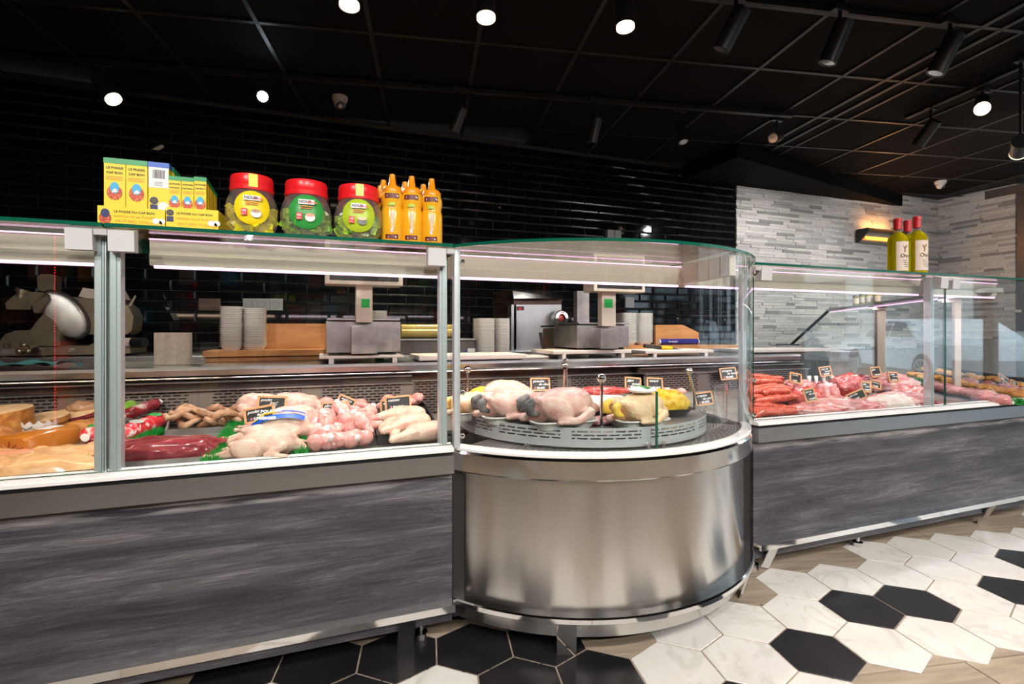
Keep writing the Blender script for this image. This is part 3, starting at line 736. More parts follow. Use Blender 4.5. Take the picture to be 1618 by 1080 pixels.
for t in (.006,):
    p = Vector((CX+.694*math.sin(t), CY-.694*math.cos(t), .614)); B().box(p+Vector((-.003, -.003, 0)), p+Vector((.003, .003, .186))).obj('guard_edge', 'glass_edge', rc)
for t in (-.035, .05, -.62, .64):
    p = Vector((CX+.69*math.sin(t), CY-.69*math.cos(t), .614)); B().cyl(p, p+Vector((0, 0, .012)), .007).cyl(p+Vector((0, -.006, .014)), p+Vector((0, .006, .014)), .007).obj('guard_clip', 'chrome', rc, 40)
TX, TY, TR, TZ = 1.022, 1.93, .505, .664
tt = thing('turntable', 'round grey turntable with a slotted rim inside the half-round case', 'turntable', (TX, TY, .613))
B().lathe([(0, TZ), (TR-.006, TZ), (TR-.006, TZ-.01), (0, TZ-.01)], 64, (TX, TY, 0)).obj('disc', 'steel_dull', tt)
B().arc([(TR, .618), (TR, .682)], 96, (TX, TY), -PI, PI, closed=False, uv=True).obj('rim', 'ringperf', tt, 180)
B().cyl((TX, TY, .60), (TX, TY, TZ), .3, 32).obj('hub', 'steel_dark', tt)
for a, px_ in ((R(-19), None), (R(64), None), (R(-100), None), (R(160), None)):
    p = Vector((TX+(TR-.03)*math.sin(a), TY-(TR-.03)*math.cos(a), TZ))
    lean = Vector((-.03*math.sin(a), 0, .16)) if a == R(64) else Vector((0, 0, .17))
    r_ = B().tube([p, p+Vector((0, 0, .07)), p+lean], .0055, 8).obj('handle_rod', 'chrome', tt, 40)
    B().ell(p+lean+Vector((0, 0, .008)), (.0155, .0155, .0155), 3).obj('ball', 'chrome', r_, 180)
p = Vector((TX-.02, TY+.10, TZ)); r_ = B().cyl(p, p+Vector((0, 0, .17)), .006).obj('handle_rod', 'chrome', tt, 40)
B().ell(p+Vector((0, 0, .18)), (.016, .016, .016), 3).obj('ball', 'chrome', r_, 180)

# ---- service worktop along the back of the cases
wt = thing('service_worktop', 'long stainless steel service worktop behind the display cases', 'worktop', (-1.75, 2.4, .79))
B().prism([(-1.75, 2.40, .815), (-1.75, 2.395, .838), (-1.75, 2.40, .850), (-1.75, 2.95, .850), (-1.75, 2.95, .80), (-1.75, 2.45, .80), (-1.75, 2.44, .815)], (4.6, 0, 0)).obj('top', 'steel', wt)
for k, z in enumerate((.805, .824)):
    B().box((-1.75, 2.403-.004*k, z-.004), (2.85, 2.43, z+.002), .0015).obj('edge_trim', 'chrome', wt)
B().box((-1.75, 2.46, .793), (2.85, 2.93, .80)).obj('under_shelf', 'steel_dark', wt)
B().box((-1.75, 2.52, .02), (2.85, 2.9, .79)).obj('rear_cabinet', 'steel_dull', wt)
# ---- counter against the back wall
bc = thing('back_counter', 'steel counter along the black tiled wall', 'counter', (-3.4, 3.5, 0))
B().box((-3.4, 3.5, .81), (UE-.1, NW-.002, .85), .004).obj('top', 'steel', bc)
for k in range(6):
    B().box((-3.4+k*1.23, 3.55, .05), (-3.4+k*1.23+1.22, NW-.02, .81)).obj('cabinet', 'steel_dull', bc)

# ---- angled arm of the counter towards the shop front
P0 = Vector((3.275, 1.667, 0)); P1 = Vector((5.04, 3.90, 0)); AD = (P1-P0).normalized(); AS = Vector((-AD.y, AD.x, 0))   # AS = staff side
def AP(t, s, z): return P0+AD*t+AS*s+Vector((0, 0, z))
arm = thing('angled_display_case', 'angled display case behind the right case with a steel shelf on posts', 'display case', AP(0, 0, 0))
LT = (P1-P0).length
def slab(t0, t1, s0, s1, z0, z1):
    return B().prism([AP(t0, s0, z0), AP(t1, s0, z0), AP(t1, s1, z0), AP(t0, s1, z0)], (0, 0, z1-z0))
slab(.05, LT, -.12, .02, 1.205, 1.228).obj('shelf', 'steel_dull', arm)
slab(.05, LT, .02, .03, 1.212, 1.222).obj('shelf_edge', 'canopy', arm)
slab(.15, LT-.02, -.02, .0, 1.193, 1.199).obj('led_strip', 'led', arm)
lt = area('led_light', AP(LT/2, 0, 1.19), (LT-.3, .03), (0, 0, math.atan2(AD.y, AD.x)), 4, LEDC, arm)
for t, hw in ((1.593, .03), (.42, .016)):
    slab(t-hw, t+hw, -.09, -.09+2*hw, .62, 1.205).obj('post', 'canopy', arm)
    slab(t-hw*1.5, t+hw*1.5, -.09, .01, 1.17, 1.205).obj('bracket', 'canopy', arm)
B().tube([AP(LT, .0, 1.215), AP(LT, .357, .848)], .016, 6).obj('slanted_bar', 'black', arm)
slab(LT-.02, LT+.02, .28, .50, .835, .855).obj('end_bar', 'black', arm)
g = B().quad([AP(LT, 0, 1.2), AP(LT, .357, .85), AP(LT, -.3, .85), AP(LT, -.3, 1.2)]).obj('end_glass', 'glass', arm)
slab(.9, LT, .30, .50, .81, .845).obj('worktop', 'steel', arm)
slab(.9, LT, .33, .48, .1, .81).obj('cabinet', 'steel_dull', arm)
B().prism([(2.885, 1.645, .60), (4.4, 1.645, .60), AP(LT, -.95, .60), AP(LT, .28, .60), (2.885, 2.36, .60)], (0, 0, .012)).obj('deck', 'steel_dull', arm)
slab(.62, LT, -.98, -.96, .0, .64).obj('front_panel', 'oak', arm)
slab(.75, LT, -.94, .28, .05, .595).obj('cabinet_body', 'blackmat', arm)
slab(1.0, LT, .28, .30, .61, .81).obj('back_panel', 'steel_dull', arm)
# ------------------------------------------------------------------ food in the cases
def rest_on(p, h=0): return Vector((p.x, p.y, p.z+h))
def solo(name, label, cat, me, loc, rot=(0, 0, 0), group=None, scale=None):
    o = link(name, me, None, loc, rot, scale); return tag(o, label, cat, group)
def lump(r, mname, nz=.18,  nf=9, sub=4, seed=0, flat=0., name='piece', box=0.):
    """lumpy cut of meat whose underside is flattened at z = 0"""
    b = B(); b.ell((0, 0, 0), r, sub, None, nz, nf, seed)
    if box:
        for v in b.bm.verts:
            k = [v.co[i]/r[i] for i in range(3)]; v.co = Vector([math.copysign(abs(k[i])**(1-box), k[i])*r[i] for i in range(3)])
    m = max(r)
    for v in b.bm.verts:
        q = v.co*(2.4/m)+Vector((seed*3.7, 0, seed)); k = 1+nz*.45*mnoise.noise(q*1.6)+nz*.3*mnoise.noise(q*3.3)
        v.co *= k; v.co.z = max(v.co.z, -r[2]*.55)+r[2]*.55
    return b.mesh(name, mname, 180)
def sausage_mesh(L, r, bend, mname, twist=True, name='sausage', seg=9):
    b = B(); pts = []; rs = []
    n = 12
    for k in range(n+1):
        t = k/n; a = (t-.5)*bend; rad = L/bend if bend else 0
        pts.append((rad*math.sin(a), rad*(math.cos(a)-1) if bend else 0, 0)); e = min(t, 1-t)*n
        rs.append(r*(.32 if e < .01 else .8 if e < 1.01 else 1+.05*math.sin(k*2.1)))
    b.tube(pts, r, seg, True, rs); return b.mesh(name, mname, 180)
def foam_tray(L, W, H, mname='foam', name='foam_tray'):
    b = B()
    def ring(l, w, z, n=24):
        return [b.bm.verts.new((l/2*math.copysign(abs(math.cos(t))**.45, math.cos(t)), w/2*math.copysign(abs(math.sin(t))**.45, math.sin(t)), z)) for t in [2*PI*(k+.5)/n for k in range(n)]]
    rr = [ring(L*.74, W*.70, 0), ring(L*.90, W*.88, H*.80), ring(L, W, H*.88), ring(L, W, H), ring(L*.95, W*.93, H), ring(L*.79, W*.75, .004)]
    b.bm.faces.new(rr[0][::-1])
    for p, q in zip(rr, rr[1:]):
        for k in range(24): b.bm.faces.new((p[k], p[(k+1) % 24], q[(k+1) % 24], q[k]))
    b.bm.faces.new(rr[-1]); return b.mesh(name, mname, 40)
# ---- chickens: one skin each
def chicken_mesh(s=1., name='body', mname='skin', wings=True, legs='long'):
    b = B(); v = lambda *a: Vector(a)*s
    b.ell(v(.02, 0, .058), Vector((.115, .082, .062))*s, 3); b.ell(v(.06, 0, .072), Vector((.075, .062, .052))*s, 2)
    for y in (-1, 1):
        b.ell(v(-.045, y*.074, .05), Vector((.064, .034, .045))*s, 2, (0, R(18), -y*R(14)))
        if legs == 'long': chain(b, [v(-.085, y*.068, .044), v(-.14, y*.052, .03), v(-.185, y*.038, .022), v(-.205, y*.034, .022)], [.029*s, .018*s, .0115*s, .014*s])
        else: chain(b, [v(-.08, y*.055, .05), v(-.125, y*.05, .085), v(-.115, y*.04, .10)], [.030*s, .020*s, .015*s])
        if wings: chain(b, [v(.09, y*.078, .062), v(.035, y*.108, .034), v(.105, y*.122, .026), v(.13, y*.10, .02)], [.022*s, .017*s, .014*s, .008*s])
    chain(b, [v(.12, 0, .05), v(.155, 0, .035)], [.035*s, .016*s])
    chain(b, [v(-.09, 0, .055), v(-.125, 0, .06)], [.026*s, .012*s])
    me = fuse(b, .0048*s, 2, name); me.materials.clear(); me.materials.append(MT[mname]); return me
CHK = chicken_mesh(1.0)
def chicken(label, loc, rz, mname='skin', scale=1., band=False, tilt=0, group='whole chickens in the left case'):
    t = thing('whole_chicken', label, 'chicken', loc, 0, group, (tilt, 0, rz))
    me = CHK if mname == 'skin' else CHK.copy()
    if mname != 'skin': me.materials.clear(); me.materials.append(MT[mname])
    link('body', me, t, None, None, (scale,)*3)
    for y in (-1, 1): link('leg_end', TIP, t, (-.207*scale, y*.032*scale, .024*scale), None, (scale,)*3)
    if band:
        def top_(x, y): return Vector((x, y, .058+.078*math.sqrt(max(.02, 1-((x-.03)/.135)**2-(y/.10)**2))))*scale
        for y0, nm, ln in ((-.044, 'PREMIER', -.06), (.002, 'POULET', -.055)):
            b = B(); m_ = 16
            for i in range(m_):
                xa, xb = -.085+.20*i/m_, -.085+.20*(i+1)/m_; ya, yb = y0-.012*math.sin(PI*i/m_), y0-.012*math.sin(PI*(i+1)/m_)
                b.bm.faces.new([b.bm.verts.new(c_) for c_ in (top_(xa, ya-.013), top_(xb, yb-.013), top_(xb, yb+.013), top_(xa, ya+.013))])
            b.obj('printed_band', 'blue', None, 60).parent = t
            q = top_(ln+.03, y0-.02); lettering(nm, .019*scale, 'inkwhite', t, (ln*scale, q.y-.004, q.z+.004), (R(42), 0, R(0)), bold=.03)
        B().box((-.006, -.014, .130*scale), (.018, .010, .134*scale+.002)).obj('band_tag', 'inkwhite', None).parent = t
        B().tube([Vector((-.075, -.045, .10))*scale, Vector((-.04, -.035, .128))*scale, Vector((0, -.02, .133))*scale], .003, 6).obj('band_clip', 'knife', None).parent = t
    return t
TIP = B().ell((0, 0, 0), (.008, .011, .011), 2).mesh('leg_end', 'red_tip', 180)
p = deck(416, 723); chicken('whole raw chicken lying at the front of the left case beside the glass', rest_on(p), R(-6), scale=.74)
p = deck(436, 703); chicken('whole raw chicken with a blue printed band across its breast', rest_on(p, .006), R(-4), scale=.80, band=True)
p = deck(452, 684); chicken('whole raw chicken half hidden behind the price signs', rest_on(p, .006), R(-2), mname='skinpink', scale=.78)
p = deck(420, 664); chicken('bagged pink chicken at the back by the slotted panel', rest_on(p, .012), R(170), mname='skinpink', scale=.8)
p = deck(470, 660); chicken('pale chicken at the back right of the tall price sign', rest_on(p, .014), R(175), mname='skinpink', scale=.75)
# ---- grass dividers: blades cannot be counted
def grass(label, a, b_, w=.03, h=.022, seed=1):
    """strip of plastic grass between deck points a and b_"""
    rnd = random.Random(seed); q = B(); d = b_-a; L = d.length; side = Vector((-d.y, d.x, 0)).normalized()
    for k in range(int(L*4200)+120):
        t = rnd.random(); s = rnd.uniform(-1, 1); p = a+d*t+side*s*w/2; hh = h*rnd.uniform(.6, 1.15)*(1-.35*abs(s))
        lean = Vector((rnd.uniform(-.012, .012), rnd.uniform(-.012, .012), hh)); wd = Vector((rnd.uniform(-1, 1), rnd.uniform(-1, 1), 0)).normalized()*.0026
        q.bm.faces.new([q.bm.verts.new(c_) for c_ in (p-wd, p+wd, p+lean)])
    t = thing('grass_divider', label, 'divider', a, 0, 'green plastic grass dividers')
    tag(q.obj('blades', 'grass', t), kind='stuff')
    m_ = side*w*.5; B().prism([a-m_, b_-m_, b_+m_, a+m_], (0, 0, .006)).obj('base', 'grass', t)
    return t
grass('green plastic grass strip left of the front chicken', deck(334, 738), deck(380, 668), .06, .042, 1)
grass('green plastic grass strip between the chickens and the drumstick tray', deck(474, 724), deck(486, 660), .04, .045, 2)
grass('thin green grass strip between the tan offal and the steel post', deck(100, 746), deck(152, 727), .03, .03, 3)
grass('thin green grass strip along the red salami', deck(178, 716), deck(252, 684), .03, .03, 4)
# ---- dark red meat, tray and tripe
def sheet(name, label, cat, px4, h, mname, group=None):
    """thin tray standing on the deck, outlined by four deck pixels"""
    c = [deck(*q) for q in px4]; o = c[0].copy(); t = thing(name, label, cat, o, 0, group)
    B().prism([q+Vector((0, 0, .001)) for q in c], (0, 0, .004)).obj('bottom', mname, t)
    n = len(c)
    for i in range(n):
        p, q = c[i], c[(i+1) % n]; d = (q-p).normalized(); s = Vector((-d.y, d.x, 0))*.003
        B().prism([p-s, q-s, q+s, p+s], (0, 0, h)).obj('side', mname, t)
    return t
sheet('meat_tray', 'wide steel tray under the dark red meat', 'tray', [(182, 742), (330, 731), (372, 692), (214, 702)], .02, 'steel_dull')
p = deck(258, 722); solo('meat_slab', 'dark red meat slab wrapped in clear film on the steel tray', 'meat', lump((.155, .075, .034), 'beefdark', .22, 8, 4, 2, box=.38), rest_on(p, .004), (0, 0, R(-3)))
sheet('meat_tray', 'low steel tray under the brown tripe', 'tray', [(262, 692), (390, 684), (386, 664), (268, 672)], .028, 'steel_dull')
rnd = random.Random(4)
for k in range(13):
    p = deck(rnd.uniform(280, 365), rnd.uniform(667, 682)); b = B(); pts = []; a0 = rnd.uniform(-.5, .5); L = rnd.uniform(.10, .19)
    for i in range(9):
        t = i/8; pts.append(Vector(((t-.5)*L, .028*math.sin(t*7+k), .012*math.sin(t*9+k*2))))
    b.tube(pts, .014, 8, True, [.008]+[.013+.003*math.sin(i*2+k) for i in range(7)]+[.008])
    solo('tripe_roll', 'brown wrinkled tripe roll heaped at the back of the left case', 'tripe', b.mesh('tripe_roll', 'tripe', 180), rest_on(p, .022+.018*(k % 3)), (0, 0, a0), 'brown tripe heap')
# ---- salamis beside the post
def salami(label, a, c, r, mname, lab=None, group='wrapped salamis'):
    d = c-a; L = d.length; t = thing('salami', label, 'salami', a, 0, group)
    n = 10; pts = [a+d*(k/n) for k in range(n+1)]; rs = [r*.35]+[r]*(n-1)+[r*.35]
    B().tube(pts, r, 14, True, rs).obj('casing', mname, t, 180)
    for e, s in ((a, -1), (c, 1)): B().cyl(e, e+d.normalized()*s*.012, r*.3, 8, r*.5).obj('tied_end', 'chalk', t)
    if lab:
        for f, m_ in lab:
            q = a+d*f; ax = d.normalized(); nrm = (Vector((-.1, -.75, .65))-ax*Vector((-.1, -.75, .65)).dot(ax)).normalized()
            b = B(); b.ell(q+nrm*r*.92, (r*.75, r*.75, r*.75), 2)
            sc = b.bm.verts
            for v in sc:
                k = v.co-(q+nrm*r*.92); v.co = q+nrm*r*.97+(k-nrm*k.dot(nrm))*1.0+nrm*k.dot(nrm)*.12
            b.obj('label', m_, t, 60)
    return t
salami('red printed salami with round green labels lying on the grass strip', deck(188, 704)+Vector((0, 0, .03)), deck(258, 674)+Vector((0, 0, .03)), .030, 'salami', ((.35, 'labelgreen'), (.35, 'inkwhite'), (.78, 'labelgreen')))
salami('thin red salami with a tied white end resting on the thicker one', deck(196, 684)+Vector((0, 0, .06)), deck(250, 662)+Vector((0, 0, .065)), .022, 'salamid')
salami('lime green wrapped sausage at the back behind the red salamis', deck(186, 672)+Vector((0, 0, .05)), deck(222, 655)+Vector((0, 0, .05)), .026, 'salamig')
salami('grey netted salami in front of the green wrapped sausage', deck(178, 690)+Vector((0, 0, .04)), deck(200, 680)+Vector((0, 0, .04)), .024, 'hock')
salami('red wrapped salami with a green label just left of the steel post', deck(138, 704)+Vector((0, 0, .03)), deck(160, 694)+Vector((0, 0, .03)), .028, 'salami', ((.5, 'labelgreen'),))
# ---- loaves, terrine and offal at the left edge
def offal(label, cx, cy, ru, rn, h, seed):
    b = B(); p = deck(cx, cy); p.y = max(p.y, 1.652+rn); p.z = zdeck(p.y); N_ = 26
    vs = {}
    for i in range(N_+1):
        for j in range(N_+1):
            x, y = i/N_*2-1, j/N_*2-1; e = max(0, 1-(x**4+y**4)); nzv = mnoise.noise(Vector((x*2.2+seed, y*1.6, seed)))*.5+mnoise.noise(Vector((x*5+seed, y*4, seed)))*.28
            vs[i, j] = b.bm.verts.new((x*ru, y*rn, e**.5*h*(.75+nzv)))
    for i in range(N_):
        for j in range(N_): b.bm.faces.new((vs[i, j], vs[i+1, j], vs[i+1, j+1], vs[i, j+1]))
    return solo('offal_sheet', label, 'offal', b.mesh('offal_sheet', 'tan', 180), rest_on(p, .001), (0, 0, R(3)))
offal('wet tan offal spread flat along the glass at the far left', 52, 734, .23, .125, .05, 3)
# terrine block in film
pa, pb = deck(44, 729), deck(130, 697)
t = thing('terrine_block', 'long orange terrine block in clear film with gathered end', 'terrine', pa)
d = (pb-pa); d.z = 0; ax = d.normalized(); sd = Vector((-ax.y, ax.x, 0)); TWD, THT = .10, .068
b = B(); prof = [(0, 0), (0, THT-.012), (.012, THT), (TWD-.012, THT), (TWD, THT-.012), (TWD, 0)]
L = d.length*1.0
ends = [(0, .84), (.012, 1), (L-.012, 1), (L, .9)]; rows = []
for x, s in ends: rows.append([b.bm.verts.new(pa+Vector((0, 0, .004))+ax*x+sd*(TWD/2+(q[0]-TWD/2)*s)+Vector((0, 0, THT/2+(q[1]-THT/2)*s))) for q in prof])
for p, q in zip(rows, rows[1:]):
    for k in range(len(prof)): b.bm.faces.new((p[k], p[(k+1) % len(prof)], q[(k+1) % len(prof)], q[k]))
b.bm.faces.new(rows[0]); b.bm.faces.new(rows[-1]); bmesh.ops.recalc_face_normals(b.bm, faces=b.bm.faces); b.obj('block', 'terrine', t, 50)
for k in range(5):
    o_ = pa+sd*(TWD/2)+Vector((0, 0, .03))-ax*.002; e = pa+sd*(.014+k*.018)+Vector((0, 0, THT-.01-.008*abs(k-2)))-ax*.001
    B().tube([o_, e], .0018, 5).obj('film_fold', 'beefdark', t)
q = pa+ax*L*.55+sd*.03+Vector((0, 0, THT+.0045)); B().prism([q, q+ax*.06, q+ax*.06+sd*.04, q+sd*.04], (0, 0, .001)).obj('sticker', 'inkwhite', t)
# round loaves
def loaf(label, base, r, h, rot, crust, crumb):
    t = thing('round_loaf', label, 'meat loaf', base, 0, None, rot)
    B().lathe([(0, 0), (r*.86, .0), (r*.97, .02), (r, h*.5), (r*.985, h)], 28).obj('crust', crust, t, 50) if False else None
    o = B().lathe([(0, 0), (r*.86, .0), (r*.97, .02), (r, h*.5), (r*.985, h)], 28).obj('crust', crust, None, 50); o.parent = t
    o = B().lathe([(r*.985, h), (0, h+.002)], 28).obj('cut_face', crumb, None); o.parent = t
    return t
loaf('big orange-crusted meat loaf cut flat on top at the left edge', rest_on(deck(-6, 698), .002), .098, .102, (R(4), R(-3), 0), 'rind', 'crumb')
solo('meat_loaf', 'dark orange rounded loaf end in front of the big cut loaf', 'meat loaf', lump((.075, .06, .055), 'rind', .05, 6, 3, 4), rest_on(deck(-22, 712), .002))
solo('meat_sausage', 'thick pinkish sausage lying against the glass at the far left', 'sausage', sausage_mesh(.22, .031, .3, 'mortadella', name='meat_sausage', seg=16), at(-14, 731, 1.83), (0, 0, R(10)))
loaf('pale sliced loaf with golden crust propped above a torn white wrapper', at(74, 672, 2.24), .066, .034, (R(8), R(-5), R(12)), 'rind', 'crumb')
loaf('pale sliced loaf with dark underside at the back near the post', at(122, 660, 2.33), .074, .026, (R(10), R(-10), R(20)), 'beefdark', 'crumb')
p = at(60, 684, 2.13)
t = thing('paper_wrapper', 'torn white printed wrapper around the sliced loaf', 'wrapper', p)
b = B()
for k in range(24):
    a0 = -PI*.95+PI*1.0*k/24; a1 = -PI*.95+PI*1.0*(k+1)/24
    f = lambda a, z, r_: p+Vector((r_*math.cos(a), r_*math.sin(a), z))
    h0 = .042+.006*math.sin(k*1.9); h1 = .042+.006*math.sin((k+1)*1.9)
    b.bm.faces.new([b.bm.verts.new(c_) for c_ in (f(a0, -.008, .042), f(a1, -.008, .042), f(a1, h1, .054), f(a0, h0, .054))])
b.obj('wrapper', 'inkwhite', t, 60)
B().tube([p+Vector((-.02, -.052, .028)), p+Vector((-.008, -.054, .022)), p+Vector((.008, -.054, .03))], .0014, 5).obj('print', 'inkblack', t)
solo('crusted_log', 'brown herb-crusted log behind the terrine block', 'meat loaf', sausage_mesh(.17, .034, .05, 'rind', name='crusted_log', seg=16), at(142, 676, 2.2), (0, 0, R(48)))
solo('smoked_piece', 'brown smoked pieces lying at the back below the slotted panel', 'meat', lump((.05, .03, .022), 'tripe', .3, 9, 3, 8), at(132, 648, 2.34))
# ---- black trays of drumsticks and legs
def black_tray(label, px4, h=.03):
    return sheet('black_tray', label, 'tray', px4, h, 'black', 'black plastic meat trays')
black_tray('black tray heaped with drumsticks', [(474, 716), (592, 703), (580, 668), (486, 676)], .034)
black_tray('black tray behind the drumsticks holding chicken fillets', [(496, 672), (585, 665), (575, 648), (506, 653)], .035)
black_tray('black tray of chicken legs beside the steel post', [(597, 703), (694, 693), (676, 658), (590, 666)], .034)
black_tray('black tray of chicken pieces at the back by the post', [(598, 664), (676, 655), (662, 640), (592, 647)], .035)
def drum_mesh(seed):
    b = B(); b.ell((0, 0, .0), (.034, .030, .029), 2, None, .12, 9, seed); chain(b, [(.025, 0, 0), (.055, .004, 0)], [.022, .012])
    me = fuse(b, .0042, 3, 'flesh'); me.materials.clear(); me.materials.append(MT['chickenraw']); return me
DM = [drum_mesh(s) for s in (1, 2, 3)]
BN = B().ell((0, 0, 0), (.010, .013, .013), 2, None, .35, 14, 3).mesh('bone_end', 'bone', 180)
rnd = random.Random(11)
spots = []
for row, (y0, xa, xb, n) in enumerate(((707, 492, 586, 7), (696, 486, 588, 7), (684, 490, 590, 7), (674, 496, 588, 6))):
    for k in range(n): spots.append((xa+(xb-xa)*(k+.5)/n+rnd.uniform(-4, 4), y0+rnd.uniform(-3, 3)-(xa+(xb-xa)*(k+.5)/n-540)*.12, .026+.006*row))
for k in range(9): spots.append((rnd.uniform(510, 575), rnd.uniform(683, 698), .062))
for k in range(4): spots.append((rnd.uniform(530, 585), rnd.uniform(672, 682), .075))
for i, (x, y, h) in enumerate(spots):
    p = deck(x, y); t = thing('drumstick', 'raw pink chicken drumstick heaped in the black tray', 'drumstick', rest_on(p, h), 0, 'raw drumsticks in the black tray', (rnd.uniform(-.5, .5), rnd.uniform(-.4, .9), rnd.uniform(0, 2*PI)))
    link('flesh', DM[i % 3], t); link('bone_end', BN, t, (-.028, 0, .002) if i % 2 else (-.024, -.012, .010)) if i % 3 else None
for k in range(7):
    p = deck(505+k*12+rnd.uniform(-3, 3), 659+rnd.uniform(-5, 4)); solo('chicken_fillet', 'raw chicken fillet behind the drumsticks', 'fillet', lump((.045, .03, .02), 'chickenraw', .2, 8, 2, k), rest_on(p, .03+.012*(k % 2)), (rnd.uniform(-.3, .3), 0, rnd.uniform(0, 3)), 'raw chicken fillets in the back tray')
LEGM = None
def leg_mesh():
    b = B(); b.ell((0, 0, .0), (.075, .05, .036), 3); b.ell((.03, .01, .006), (.05, .045, .03), 2); chain(b, [(-.045, -.02, 0), (-.10, -.045, -.005), (-.125, -.05, -.008)], [.032, .018, .014])
    me = fuse(b, .0045, 2, 'chicken_quarter'); me.materials.clear(); me.materials.append(MT['skin']); return me
LEGM = leg_mesh()
for x, y, h, rz, lab in ((650, 690, .05, 15, 'whole chicken leg with mottled skin on top in the tray by the post'), (672, 698, .036, 5, 'pale chicken leg lying under the mottled one near the glass'), (622, 690, .032, 60, 'chicken leg at the left side of the tray by the post'), (640, 676, .05, -20, 'chicken leg behind the mottled one')):
    p = deck(x, y); solo('chicken_quarter', lab, 'chicken leg', LEGM, rest_on(p, h), (0, 0, R(rz)), 'raw chicken legs')
for k in range(8):
    p = deck(606+k*8+rnd.uniform(-3, 3), 652+rnd.uniform(-5, 6)); solo('chicken_piece', 'raw chicken piece in the back tray by the post', 'chicken piece', lump((.04, .03, .022), 'chickenraw', .25, 9, 2, k+20), rest_on(p, .03+.012*(k % 2)), (rnd.uniform(-.3, .3), 0, rnd.uniform(0, 3)), 'raw chicken pieces in the back tray')

# ---- poultry on the turntable
FT = foam_tray(.225, .165, .032)
def ttz(x, y): return atz(x, y, TZ+.001)
def fowl(label, x, y, rz, kind, scale=1., tl=''):
    p = ttz(x, y); tr = solo('foam_tray', 'white foam tray under '+tl, 'tray', FT, p, (0, 0, R(rz)), 'white foam trays on the turntable', (scale*1.22, scale*1.2, 1.05))
    t = thing('dressed_fowl', label, 'poultry', p+Vector((0, 0, .012)), R(rz), 'dressed fowl on the turntable')
    me = FOWL.copy(); me.materials.clear(); me.materials.append(MT[kind]); link('body', me, t, None, None, (scale,)*3)
    hk = 'yellowfeet' if kind == 'skinyellow' else 'hock'
    for yy in (-1, 1):
        h = B(); chain(h, [Vector((-.125, yy*.045, .105))*scale, Vector((-.150, yy*.048, .088))*scale, Vector((-.146, yy*.05, .062))*scale, Vector((-.118, yy*.052, .052))*scale], [.015*scale, .019*scale, .018*scale, .012*scale], 2)
        me = fuse(h, .005, 3, 'hock'); me.materials.clear(); me.materials.append(MT[hk]); link('hock', me, t)
    B().ell((-.152*scale, 0, .034*scale), (.022*scale, .018*scale, .017*scale), 2).obj('neck_stub', 'skinpink', None, 180).parent = t
    return t
def fowl_mesh():
    b = B(); b.ell((.01, 0, .075), (.115, .085, .07), 3); b.ell((.05, 0, .088), (.085, .066, .058), 2)
    for y in (-1, 1):
        b.ell((-.045, y*.076, .07), (.078, .034, .044), 2, (0, R(26), 0)); chain(b, [(-.085, y*.07, .094), (-.125, y*.05, .108)], [.026, .015])
        chain(b, [(.085, y*.085, .055), (.03, y*.112, .03), (-.05, y*.108, .026)], [.024, .018, .012])
    chain(b, [(-.08, 0, .045), (-.14, 0, .034)], [.036, .02]); chain(b, [(.11, 0, .06), (.155, 0, .055)], [.04, .018])
    me = fuse(b, .0048, 2, 'body'); return me
FOWL = fowl_mesh()
fowl('pink guinea fowl with dark folded feet, second from the left on the turntable', 804, 667, 2, 'skinpink', .80, 'the second fowl from the left')
fowl('pink guinea fowl with dark folded feet nearest the chrome rod', 886, 675, -3, 'skinpink', .88, 'the guinea fowl by the chrome rod')
yf = fowl('pale chicken with yellow feet on a white tray at the turntable centre', 1008, 674, 0, 'skinyellow', .74, 'the yellow-footed chicken')
q = wloc(yf); o = B().ell((q.x+.01, q.y-.012, q.z+.118), (.055, .045, .012), 2).obj('paper_label', 'inkwhite', yf, 180); o.rotation_euler = (0, 0, 0)
B().box((q.x+.0, q.y-.05, q.z+.128), (q.x+.02, q.y+.02, q.z+.1305)).obj('label_stripe', 'labelgreen', yf)
fowl('small chicken with yellow trimmings on a tray at the left of the turntable', 742, 661, 20, 'skinyellow', .62, 'the small chicken at the left')
p = ttz(800, 640); solo('turkey_breast', 'plump pink turkey piece behind the guinea fowl', 'poultry', lump((.12, .08, .075), 'skinpink', .1, 6, 3, 3), p, (0, 0, R(-12)))
p = ttz(765, 640); solo('stuffing_roll', 'grainy yellow roll behind the left tray', 'food', lump((.08, .05, .055), 'ricey', .12, 14, 3, 5), Vector((p.x, p.y, TZ)))
# beef roast with fat edge in a black tray, marinated roast in a black tray
BT = foam_tray(.26, .15, .03, 'black', 'black_tray')
p = ttz(952, 652); solo('black_tray', 'black tray under the rib roast on the turntable', 'tray', BT, p, (0, 0, R(-6)), 'black plastic meat trays')
t = thing('rib_roast', 'rolled roast with pale fat side and red top on the turntable', 'roast', p+Vector((0, 0, .008)), R(-6))
link('fat_side', lump((.125, .065, .05), 'fat', .12, 8, 3, 6), t); b = B(); b.ell((0, .01, .078), (.115, .042, .022), 3, None, .25, 14, 3); b.obj('red_top', 'beef', None, 180).parent = t
p = ttz(1042, 655); solo('black_tray', 'black tray under the yellow marinated roast', 'tray', BT, p, (0, 0, R(-10)), 'black plastic meat trays')
solo('marinated_roast', 'bright yellow marinated roast with herb crust on the turntable', 'roast', lump((.125, .065, .062), 'marinade', .12, 9, 3, 9), p+Vector((0, 0, .008)), (0, 0, R(-14)))
p = ttz(948, 668); solo('meat_piece', 'flat pinkish cut lying on the turntable between the trays', 'meat', lump((.07, .05, .014), 'veal', .2, 8, 3, 12), p)
